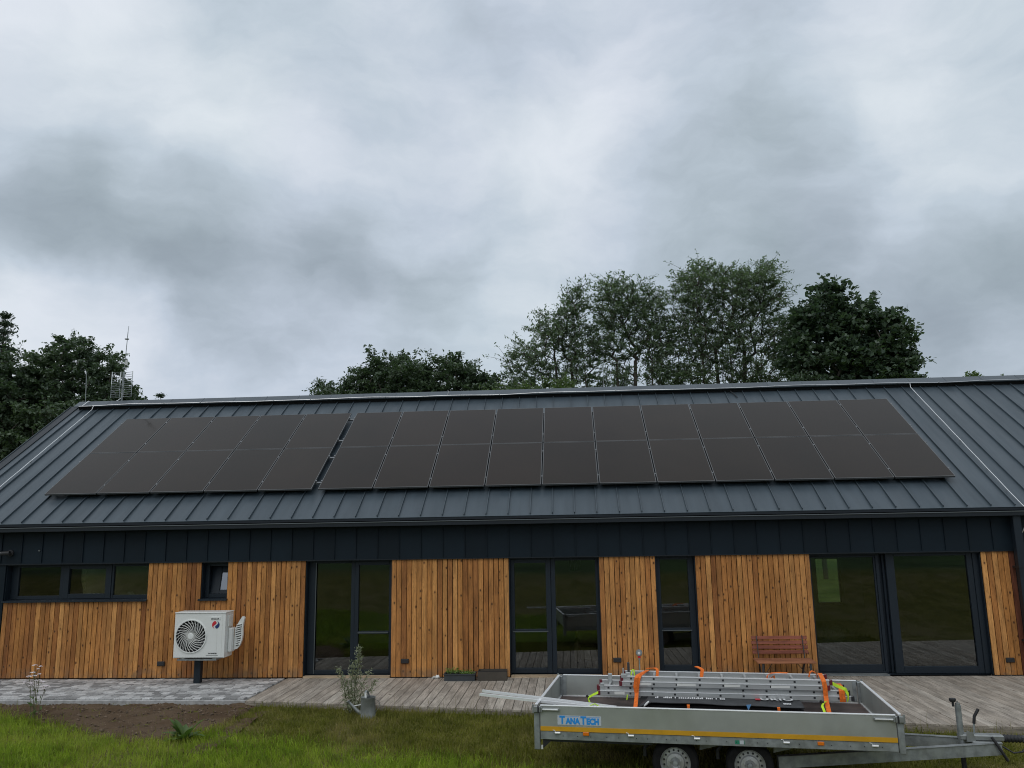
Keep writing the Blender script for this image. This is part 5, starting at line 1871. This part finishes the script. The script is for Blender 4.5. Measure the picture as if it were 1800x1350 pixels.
def bank_ok(x, y, rng):
    soil = (x < -4.35) & (y > soil_edge(x) + rng.normal(0, .16, len(x)))
    return free(x, y) & ~soil & (rng.random(len(x)) < bank_w(x, y))


V, F = grow(250000, -9.5, 8.5, -8.2, -1.95, .058, .45, .0075, .60, lawn_ok, 1)
kind(link('lawn_grass', np_mesh('lawn_grass', V, F, MT['lawn'])), 'stuff')
V, F = grow(230000, -10.5, 1.8, -9.0, -1.98, .070, .50, .0068, .70, bank_ok, 2)
kind(link('bank_grass', np_mesh('bank_grass', V, F, MT['lush'])), 'stuff')


def edge_ok(x, y, rng):
    return (x > -4.7) & (y < deck_edge(x) - .0) & (y > deck_edge(x) - .22) & (rng.random(len(x)) < np.where(np.sin(x * 2.7) + np.sin(x * 6.1 + 1) > -.3, 1, .3))


V, F = grow(7000, -4.7, 8.5, -4.3, -1.9, .10, .5, .006, .5, edge_ok, 3)
kind(link('deck_edge_grass', np_mesh('deck_edge_grass', V, F, MT['lawn'])), 'stuff')


def stalk_ok(x, y, rng):
    return (x > -4.7) & (y < deck_edge(x) - .0) & (y > deck_edge(x) - .15) & (rng.random(len(x)) < .5)


V, F = grow(2000, -4.7, 8.5, -4.3, -1.9, .30, .28, .0055, .22, stalk_ok, 4)
kind(link('weed_stalks', np_mesh('weed_stalks', V, F, MT['weed'])), 'stuff')

# ================================================================== SMALL PLANTS
MT['olive'] = leaf_mat('shrub_leaf', (.19, .21, .135), (.33, .35, .235), .25, 3)
MT['stem'] = mat('plant_stem', (.12, .12, .06), .8)
MT['dock'] = leaf_mat('dock_leaf', (.05, .105, .022), (.12, .19, .045), .3, 5)
MT['petal'] = mat('white_petals', (.80, .72, .74), .8)


def gz(x, y):
    return float(ground_h(x, y))


# grey-green young shrub at the deck edge
bx_, by_ = -2.64, -2.60
shb = thing('shrub', 'thin grey-green shrub with upright leafy stems at the deck edge behind the watering can', 'shrub', (bx_, by_, gz(bx_, by_)))
stm = MB()
cs = []
rng = np.random.default_rng(21)
for (dx, dy, h, ln, nl) in ((-.16, .02, .70, -.08, 330), (.05, .05, 1.02, .04, 600), (-.02, 0, .80, .02, 400), (.16, .02, .66, .10, 300), (.26, .0, .52, .13, 180), (-.08, .03, .50, -.02, 200)):
    pts = [(dx * .35 + ln * f * f + .012 * math.sin(f * 9 + dx * 30) + dx * .65 * f, dy, h * f) for f in np.linspace(0, 1, 8)]
    stm.tube(pts, [.009 * (1 - .8 * f) + .0015 for f in np.linspace(0, 1, 8)], 5)
    for k in range(nl):
        f = rng.uniform(.10, 1.0)
        p = pts[0]
        i = min(int(f * 7), 6)
        q_ = f * 7 - i
        p = np.array(pts[i]) * (1 - q_) + np.array(pts[i + 1]) * q_
        cs.append(p + rng.normal(0, 1, 3) * np.array([.042, .042, .02]) * (1.25 - .6 * f))
stm.build('stems', MT['stem'], shb)
V, F = leaves_at(np.array(cs), .046, .75, .36, rng)
link('foliage', np_mesh('foliage', V, F, MT['olive']), shb)

# tall white-flowering plant on the left
fx_, fy_ = -7.62, -3.0
fp_ = thing('flowering_plant', 'tall thin plant with flat white flower heads beside the bare soil', 'flower', (fx_, fy_, gz(fx_, fy_)))
stm, cs, pc = MB(), [], []
rng = np.random.default_rng(5)
heads = []
for (dx, h, sp) in ((-.03, .83, .12), (-.10, .66, .10), (.04, .70, .13), (.12, .52, .06), (.0, .60, .10)):
    top = (dx * 1.4, rng.normal(0, .03), h)
    stm.tube([(dx * .5, 0, 0), (dx * .8, top[1] * .5, h * .55), top], [.006, .005, .003], 5)
    for k in range(4):
        a, f = rng.uniform(0, 2 * PI), rng.uniform(.78, 1.0)
        q_ = (top[0] + math.cos(a) * sp * rng.uniform(.4, 1), top[1] + math.sin(a) * sp * .6, h * f + rng.uniform(-.01, .03))
        stm.tube([(dx * (.8 + .6 * max(0, (f - .55) / .45)), top[1] * f, h * (f - .14)), q_], [.003, .002], 4)
        heads.append(q_)
    heads.append(top)
    for k in range(7):
        f = rng.uniform(.1, .72)
        cs.append((dx * (.5 + .5 * f) + rng.normal(0, .022), rng.normal(0, .02), h * f))
stm.build('stems', MT['stem'], fp_)
V, F = leaves_at(np.array(cs), .085, .6, .3, rng)
link('foliage', np_mesh('foliage', V, F, MT['dock']), fp_)
for q_ in heads:
    mb = MB()
    rr = rng.uniform(.022, .042)
    for k in range(16):
        a, r_ = rng.uniform(0, 2 * PI), rr * math.sqrt(rng.random())
        mb.lathe([(0, -.003), (.0075, 0), (.005, .005), (0, .006)], (q_[0] + r_ * math.cos(a), q_[1] + r_ * math.sin(a), q_[2] + .010 * (1 - (r_ / rr) ** 2)), (0, 0, 1), 5)
    mb.build('flower_head', MT['petal'], fp_)

# broad-leaved dock by the soil edge
dx0, dy0 = -4.62, -4.12
dk = thing('dock_plant', 'broad-leaved green weed growing where the soil meets the lush grass', 'weed plant', (dx0, dy0, gz(dx0, dy0)))
rng = np.random.default_rng(8)
for k in range(30):
    a = rng.uniform(0, 2 * PI)
    L, el = rng.uniform(.22, .46), rng.uniform(.45, 1.3)
    vs, fs = [], []
    for i in range(7):
        f = i / 6
        r_ = L * (f * math.cos(el) + .10 * f * f)
        z = L * (math.sin(el) * f - .55 * f * f * math.cos(el) * .9)
        wd = .036 * math.sin(PI * min(1, (f * .92 + .06))) * L / .28
        c_ = np.array([math.cos(a) * r_, math.sin(a) * r_, z])
        s_ = np.array([-math.sin(a), math.cos(a), 0]) * wd
        up_ = np.array([0, 0, .35 * wd])
        vs += [tuple(c_ - s_ + up_), tuple(c_), tuple(c_ + s_ + up_)]
    for i in range(6):
        b = i * 3
        fs += [(b, b + 1, b + 4, b + 3), (b + 1, b + 2, b + 5, b + 4)]
    MB().add(vs, fs).build('leaf', MT['dock'], dk, True)

# ================================================================== TREES
MT['dense'] = leaf_mat('dense_leaf', (.052, .082, .050), (.115, .160, .092), .28, .5)
MT['ashleaf'] = leaf_mat('ash_leaf', (.090, .132, .082), (.195, .252, .160), .37, .5)
MT['maple'] = leaf_mat('maple_leaf', (.050, .082, .056), (.112, .158, .096), .28, .5)
MT['palegreen'] = leaf_mat('pale_leaf', (.075, .120, .045), (.15, .20, .08), .4, .6)
MT['conifer'] = leaf_mat('conifer_needles', (.045, .072, .054), (.095, .130, .085), .15, .5)


def tree(name, label, base, ells, m, n_cl, n_leaf, size, aspect, spread, seed, trunk_r=.24, bark='bark', group='trees behind the house', stems=1, tilt=.55, crown_low=None, shell=.45, droop=.0, fan=0.0, fuzz=.20):
    rng = np.random.default_rng(seed)
    bx, by = base
    t = thing(name, label, 'tree', (bx, by, -.1), group=group)
    O = np.array([bx, by, -.1])
    # cluster centres inside the crown's lobes
    wts = np.array([e[3] * e[4] * e[5] for e in ells]) ** .8
    wts /= wts.sum()
    cl = []
    tries = 0
    vol = sum(e[3] * e[4] * e[5] for e in ells)
    md = 1.15 * (vol / n_cl) ** (1 / 3)
    while len(cl) < n_cl and tries < n_cl * 60:
        tries += 1
        e = ells[rng.choice(len(ells), p=wts)]
        d = rng.normal(0, 1, 3)
        d /= np.linalg.norm(d)
        r_ = rng.random() ** shell
        p = np.array(e[:3]) + d * r_ * np.maximum(np.array([e[3], e[4], e[5]]) - spread * .55, .3)
        if p[2] < 2.2:
            continue
        if all(np.sum((p - q) ** 2) > (md * (1 - .5 * tries / (n_cl * 60))) ** 2 for q in cl):
            cl.append(p)
    cl = np.array(cl) - O
    # trunk(s) and limbs: every cluster is joined to the nearest node nearer the trunk
    nodes, par = [], []
    top = cl[:, 2].max()
    ctr = cl.mean(0)
    zlow = cl[:, 2].min()
    for s_ in range(stems):
        off = (s_ - (stems - 1) / 2)
        prev = -1
        H = top * (.80 if stems == 1 else .72)
        tx_, ty_ = ctr[0] * .8 + off * fan, ctr[1] * .8 + rng.normal(0, .3)
        for i in range(14):
            f = i / 13
            g_ = f * f * (3 - 2 * f) * .6 + .4 * f
            nodes.append(np.array([off * .28 + (tx_ - off * .28) * g_ + .06 * math.sin(f * 6 + s_ * 2 + seed), ty_ * g_ + .08 * math.cos(f * 7 + s_), H * f]))
            par.append(prev)
            prev = len(nodes) - 1
    order = np.argsort(np.linalg.norm((cl - np.array([ctr[0] * .8, ctr[1] * .8, 0])) * np.array([1, 1, .35]), axis=1))
    cnode = {}
    for ci in order:
        p = cl[ci]
        A = np.array(nodes)
        dd = np.linalg.norm(A - p, axis=1) + np.maximum(0, A[:, 2] - p[2] + .35 * np.hypot(A[:, 0] - p[0], A[:, 1] - p[1])) * 1.6
        dd[A[:, 2] < min(1.6, zlow * .6)] += 50
        j = int(np.argmin(dd))
        a = A[j]
        L = np.linalg.norm(p - a)
        ns = max(2, int(L / .7))
        prev = j
        for i in range(1, ns + 1):
            f = i / ns
            q_ = a * (1 - f) + p * f
            q_ = q_ + np.array([0, 0, L * .07 * math.sin(PI * f)]) + rng.normal(0, .016 * L * (1 - abs(2 * f - 1)), 3)
            nodes.append(q_)
            par.append(prev)
            prev = len(nodes) - 1
        cnode[ci] = prev
    w_ = np.zeros(len(nodes))
    for ci, k in cnode.items():
        w_[k] += 1
    for k in range(len(nodes) - 1, -1, -1):
        if par[k] >= 0:
            w_[par[k]] += w_[k]
    rad = trunk_r * (np.maximum(w_, .4) / max(1, w_.max())) ** .46
    rad = np.maximum(rad, .014)
    child = {}
    for k, p_ in enumerate(par):
        child.setdefault(p_, []).append(k)
    mb = MB()
    todo = [(-1, k) for k in child.get(-1, [])]
    while todo:
        p_, k = todo.pop()
        pts, rs = ([nodes[p_]], [rad[k]]) if p_ >= 0 else ([], [])
        while True:
            pts.append(nodes[k])
            rs.append(rad[k])
            ch_ = child.get(k, [])
            if not ch_:
                break
            ch_ = sorted(ch_, key=lambda c: -w_[c])
            for c in ch_[1:]:
                todo.append((k, c))
            k = ch_[0]
        if len(pts) > 1:
            mb.tube(pts, rs, 6 if rs[0] > .08 else 4, caps=False)
    # fine twigs running out through each cluster
    C, Lf = [], []
    for ci in range(len(cl)):
        sc = spread * rng.uniform(.7, 1.25)
        n = max(6, int(n_leaf * rng.uniform(.6, 1.3)))
        kk = 7
        tw = rng.normal(0, 1, (kk, 3)) * np.array([1, 1, .55])
        tw /= np.linalg.norm(tw, axis=1, keepdims=True)
        out_ = cl[ci] - np.array([ctr[0], ctr[1], cl[ci][2] - .8])
        out_ /= np.linalg.norm(out_) + 1e-6
        tw = tw + out_ * .55 + np.array([0, 0, .18 - droop])
        tw *= sc * rng.uniform(.7, 1.12, (kk, 1))
        for d in tw:
            mb.tube([cl[ci], cl[ci] + d * .55 + np.array([0, 0, .05 * sc]), cl[ci] + d], [.014, .010, .005], 3, caps=False)
        which = rng.integers(0, kk, n)
        f = rng.random(n) ** .7
        pc = cl[ci] + tw[which] * f[:, None] + rng.normal(0, fuzz * sc, (n, 3)) * np.array([1, 1, .62])
        C.append(pc)
    mb.build('trunk', MT[bark], t, True)
    C = np.concatenate(C)
    V, F = leaves_at(C, size, tilt, aspect, rng)
    link('crown', np_mesh('crown', V, F, MT[m]), t)
    return t


# (x, y, z, rx, ry, rz) lobes in world metres
tree('dense_tree', 'dark dense round-crowned tree behind the aerial at the left end of the roof', (-21.9, 19.5),
     [(-22.3, 19.5, 8.3, 2.9, 2.8, 3.7), (-21.2, 19, 7.8, 2.3, 2.2, 3.0), (-23.7, 19, 7.7, 2.3, 2.4, 3.1), (-22.0, 19, 5.5, 3.4, 2.5, 2.4), (-20.3, 19, 6.4, 1.6, 1.6, 1.8)], 'dense', 360, 210, .21, .5, .50, 31)
tree('dense_tree', 'dark dense tree mass at the left edge of the picture in front of the conifer', (-24.2, 17.0),
     [(-24.4, 17, 8.2, 2.6, 2.4, 2.7), (-26.3, 17, 8.4, 2.0, 2.0, 2.4), (-25.5, 17, 6.2, 3.0, 2.6, 3.0), (-22.3, 17, 5.2, 2.4, 2.0, 2.8), (-24.2, 17, 3.6, 3.2, 2.2, 2.2), (-21.2, 16, 6.6, 1.6, 1.5, 2.0)], 'dense', 380, 210, .21, .5, .50, 32)
tree('dense_tree', 'low dark dense tree at the left end of the row behind the ridge', (-11.2, 26.5),
     [(-11.0, 26.5, 9.6, 1.9, 2.0, 1.6), (-12.6, 26.5, 8.8, 1.3, 1.5, 1.2), (-10.6, 26.5, 7.2, 2.6, 2.0, 2.4)], 'dense', 110, 240, .21, .5, .56, 33)
tree('dense_tree', 'dark dense tree in the middle of the low row behind the ridge', (-8.3, 26.0),
     [(-8.4, 26, 10.2, 2.0, 2.2, 2.0), (-9.6, 26, 9.6, 1.7, 2.0, 2.0), (-7.4, 26, 9.4, 2.0, 2.0, 2.0), (-8.4, 26, 7.4, 2.8, 2.2, 2.4)], 'dense', 190, 250, .21, .5, .56, 34)
tree('dense_tree', 'dark dense tree at the right end of the low row behind the ridge', (-5.0, 26.5),
     [(-5.4, 26.5, 10.1, 1.9, 2.0, 2.0), (-3.9, 26.5, 9.3, 1.7, 2.0, 1.9), (-6.6, 26.5, 9.8, 1.3, 1.8, 1.8), (-4.8, 26.5, 7.2, 2.6, 2.2, 2.4)], 'dense', 190, 250, .21, .5, .56, 35)
tree('ash_tree', 'airy light-leaved tree with leaning thin branches, leftmost of the tall trees', (2.2, 30.0),
     [(-1.0, 30, 12.3, 2.0, 1.6, 1.5), (.5, 30, 14.0, 1.7, 1.5, 1.7), (1.5, 30, 15.6, 1.15, 1.2, 1.6), (-1.7, 30, 10.4, 1.7, 1.5, 1.5), (1.6, 30, 12.6, 1.6, 1.4, 2.2), (.2, 30, 11.2, 1.7, 1.2, 1.2), (2.3, 30, 10.4, 1.4, 1.2, 1.4)], 'ashleaf', 178, 92, .245, .31, .74, 36, .10, stems=4, fan=.85, shell=.62, fuzz=.13)
tree('ash_tree', 'tall airy tree with thin straight stems left of the biggest tree', (4.6, 30.5),
     [(4.0, 30.5, 15.6, 1.5, 1.5, 2.1), (5.5, 30.5, 15.4, 1.6, 1.5, 2.0), (3.6, 30.5, 13.6, 1.3, 1.2, 1.9), (5.9, 30.5, 13.2, 1.5, 1.4, 1.9), (6.3, 30.5, 11.2, 1.4, 1.3, 1.5), (4.2, 30.5, 11.0, 1.3, 1.0, 1.5), (4.8, 30.5, 13.4, 1.3, 1.2, 1.8)], 'ashleaf', 178, 92, .245, .31, .74, 37, .11, stems=3, fan=1.0, shell=.62, fuzz=.13)
tree('ash_tree', 'biggest and tallest airy tree with several stems above the right half of the ridge', (10.4, 31.0),
     [(9.2, 31, 16.4, 2.1, 1.8, 2.2), (11.2, 31, 16.0, 2.0, 1.9, 2.3), (12.9, 31, 16.4, 1.4, 1.6, 2.1), (8.4, 31, 13.8, 1.9, 1.6, 2.2), (10.6, 31, 13.4, 2.3, 1.8, 2.2), (13.2, 31, 13.4, 1.5, 1.6, 2.2), (8.6, 31, 11.4, 1.7, 1.4, 1.5), (11.4, 31, 11.2, 2.0, 1.5, 1.5), (13.2, 31, 10.9, 1.3, 1.4, 1.3)], 'ashleaf', 360, 92, .245, .31, .74, 38, .13, stems=5, fan=.85, shell=.62, fuzz=.13)
tree('maple_tree', 'dark broad-leaved tree, rightmost of the tall trees behind the ridge', (16.4, 28.0),
     [(15.6, 28, 14.6, 1.1, 1.4, 1.4), (14.4, 28, 13.4, 1.3, 1.6, 1.5), (16.6, 28, 13.3, 1.9, 1.9, 1.8), (18.2, 28, 12.6, 1.5, 1.8, 1.7), (14.0, 28, 11.6, 1.4, 1.6, 1.2), (16.2, 28, 11.4, 2.2, 2.0, 1.4), (18.8, 28, 11.0, 1.3, 1.6, 1.1), (17.6, 28, 10.2, 2.4, 1.8, .9), (14.6, 28, 10.0, 1.4, 1.5, .9)], 'maple', 215, 150, .27, .75, .58, 39, .17, stems=2, fan=1.0)
tree('pale_tree', 'small pale green bushy tree just above the ridge below the leftmost airy tree', (-.6, 24.0),
     [(-1.4, 24, 9.0, 1.3, 1.2, .9), (.4, 24, 9.3, 1.2, 1.2, .9), (-2.6, 24, 8.8, 1.0, 1.2, .9), (-.6, 24, 7.2, 2.4, 1.4, 1.6)], 'palegreen', 110, 170, .19, .45, .5, 40, .14)
tree('pale_tree', 'distant small green treetop showing above the right end of the ridge', (29.2, 40.0),
     [(28.7, 40, 11.9, .75, .8, .75), (29.9, 40, 11.8, .8, .8, .7), (29.2, 40, 10.4, 1.8, 1.2, 1.3)], 'palegreen', 40, 90, .28, .5, .5, 41, .14)
tree('dense_tree', 'low dark bush showing through the gap between the biggest airy tree and the dark tree', (13.9, 27.0),
     [(13.6, 27, 9.6, 1.0, 1.0, 1.0), (12.6, 27, 9.2, .9, 1.0, .9), (13.2, 27, 7.6, 1.6, 1.2, 1.6)], 'dense', 50, 200, .21, .5, .5, 42, .12)


def conifer(label, base, H, R, seed, n_whorl=26, z0=2.0):
    rng = np.random.default_rng(seed)
    t = thing('spruce_tree', label, 'tree', (base[0], base[1], -.1), group='trees behind the house')
    mb = MB().tube([(0, 0, 0), (.03, 0, H * .5), (0, .02, H + .1)], [.20 * H / 13, .12 * H / 13, .012], 7)
    C = []
    for k in range(n_whorl):
        f = k / (n_whorl - 1)
        z = z0 + (H - z0) * f
        L0 = R * (1 - f) ** .8 + .12
        for b in range(7):
            a = rng.uniform(0, 2 * PI)
            L = L0 * rng.uniform(.6, 1.15)
            d = np.array([math.cos(a), math.sin(a), 0])
            pts = [np.array([0, 0, z]) + d * L * s_ + np.array([0, 0, L * (.10 * s_ - .34 * s_ * s_ + .12 * s_ ** 4)]) for s_ in (0, .4, .75, 1)]
            mb.tube(pts, [.03, .018, .01, .004], 3, caps=False)
            n = int(95 * (L / R * 1.2 + .25))
            s_ = rng.random(n) ** .7
            P = np.array([0, 0, z]) + d * (L * s_)[:, None] + np.stack([np.zeros(n), np.zeros(n), L * (.10 * s_ - .34 * s_ * s_ + .12 * s_ ** 4)], 1)
            C.append(P + rng.normal(0, 1, (n, 3)) * np.array([.13, .13, .07]) - np.array([0, 0, .05]))
    mb.build('trunk', MT['bark'], t)
    V, F = leaves_at(np.concatenate(C), .24, .45, .28, rng)
    link('crown', np_mesh('crown', V, F, MT['conifer']), t)
    return t


conifer('dark pointed conifer cut off by the left edge of the picture', (-25.6, 19.0), 13.2, 3.3, 51, 30)
conifer('tip of a small distant conifer just above the ridge right of the aerial', (-29.0, 40.0), 12.9, 1.8, 52, 24)
tree('pale_tree', 'tiny distant treetop beside the conifer tip right of the aerial', (-30.3, 40.0), [(-30.2, 40, 11.7, .7, .8, .6), (-30.2, 40, 10.4, 1.1, 1.0, 1.2)], 'palegreen', 24, 80, .26, .5, .45, 53, .1)
# undergrowth between and behind the trees
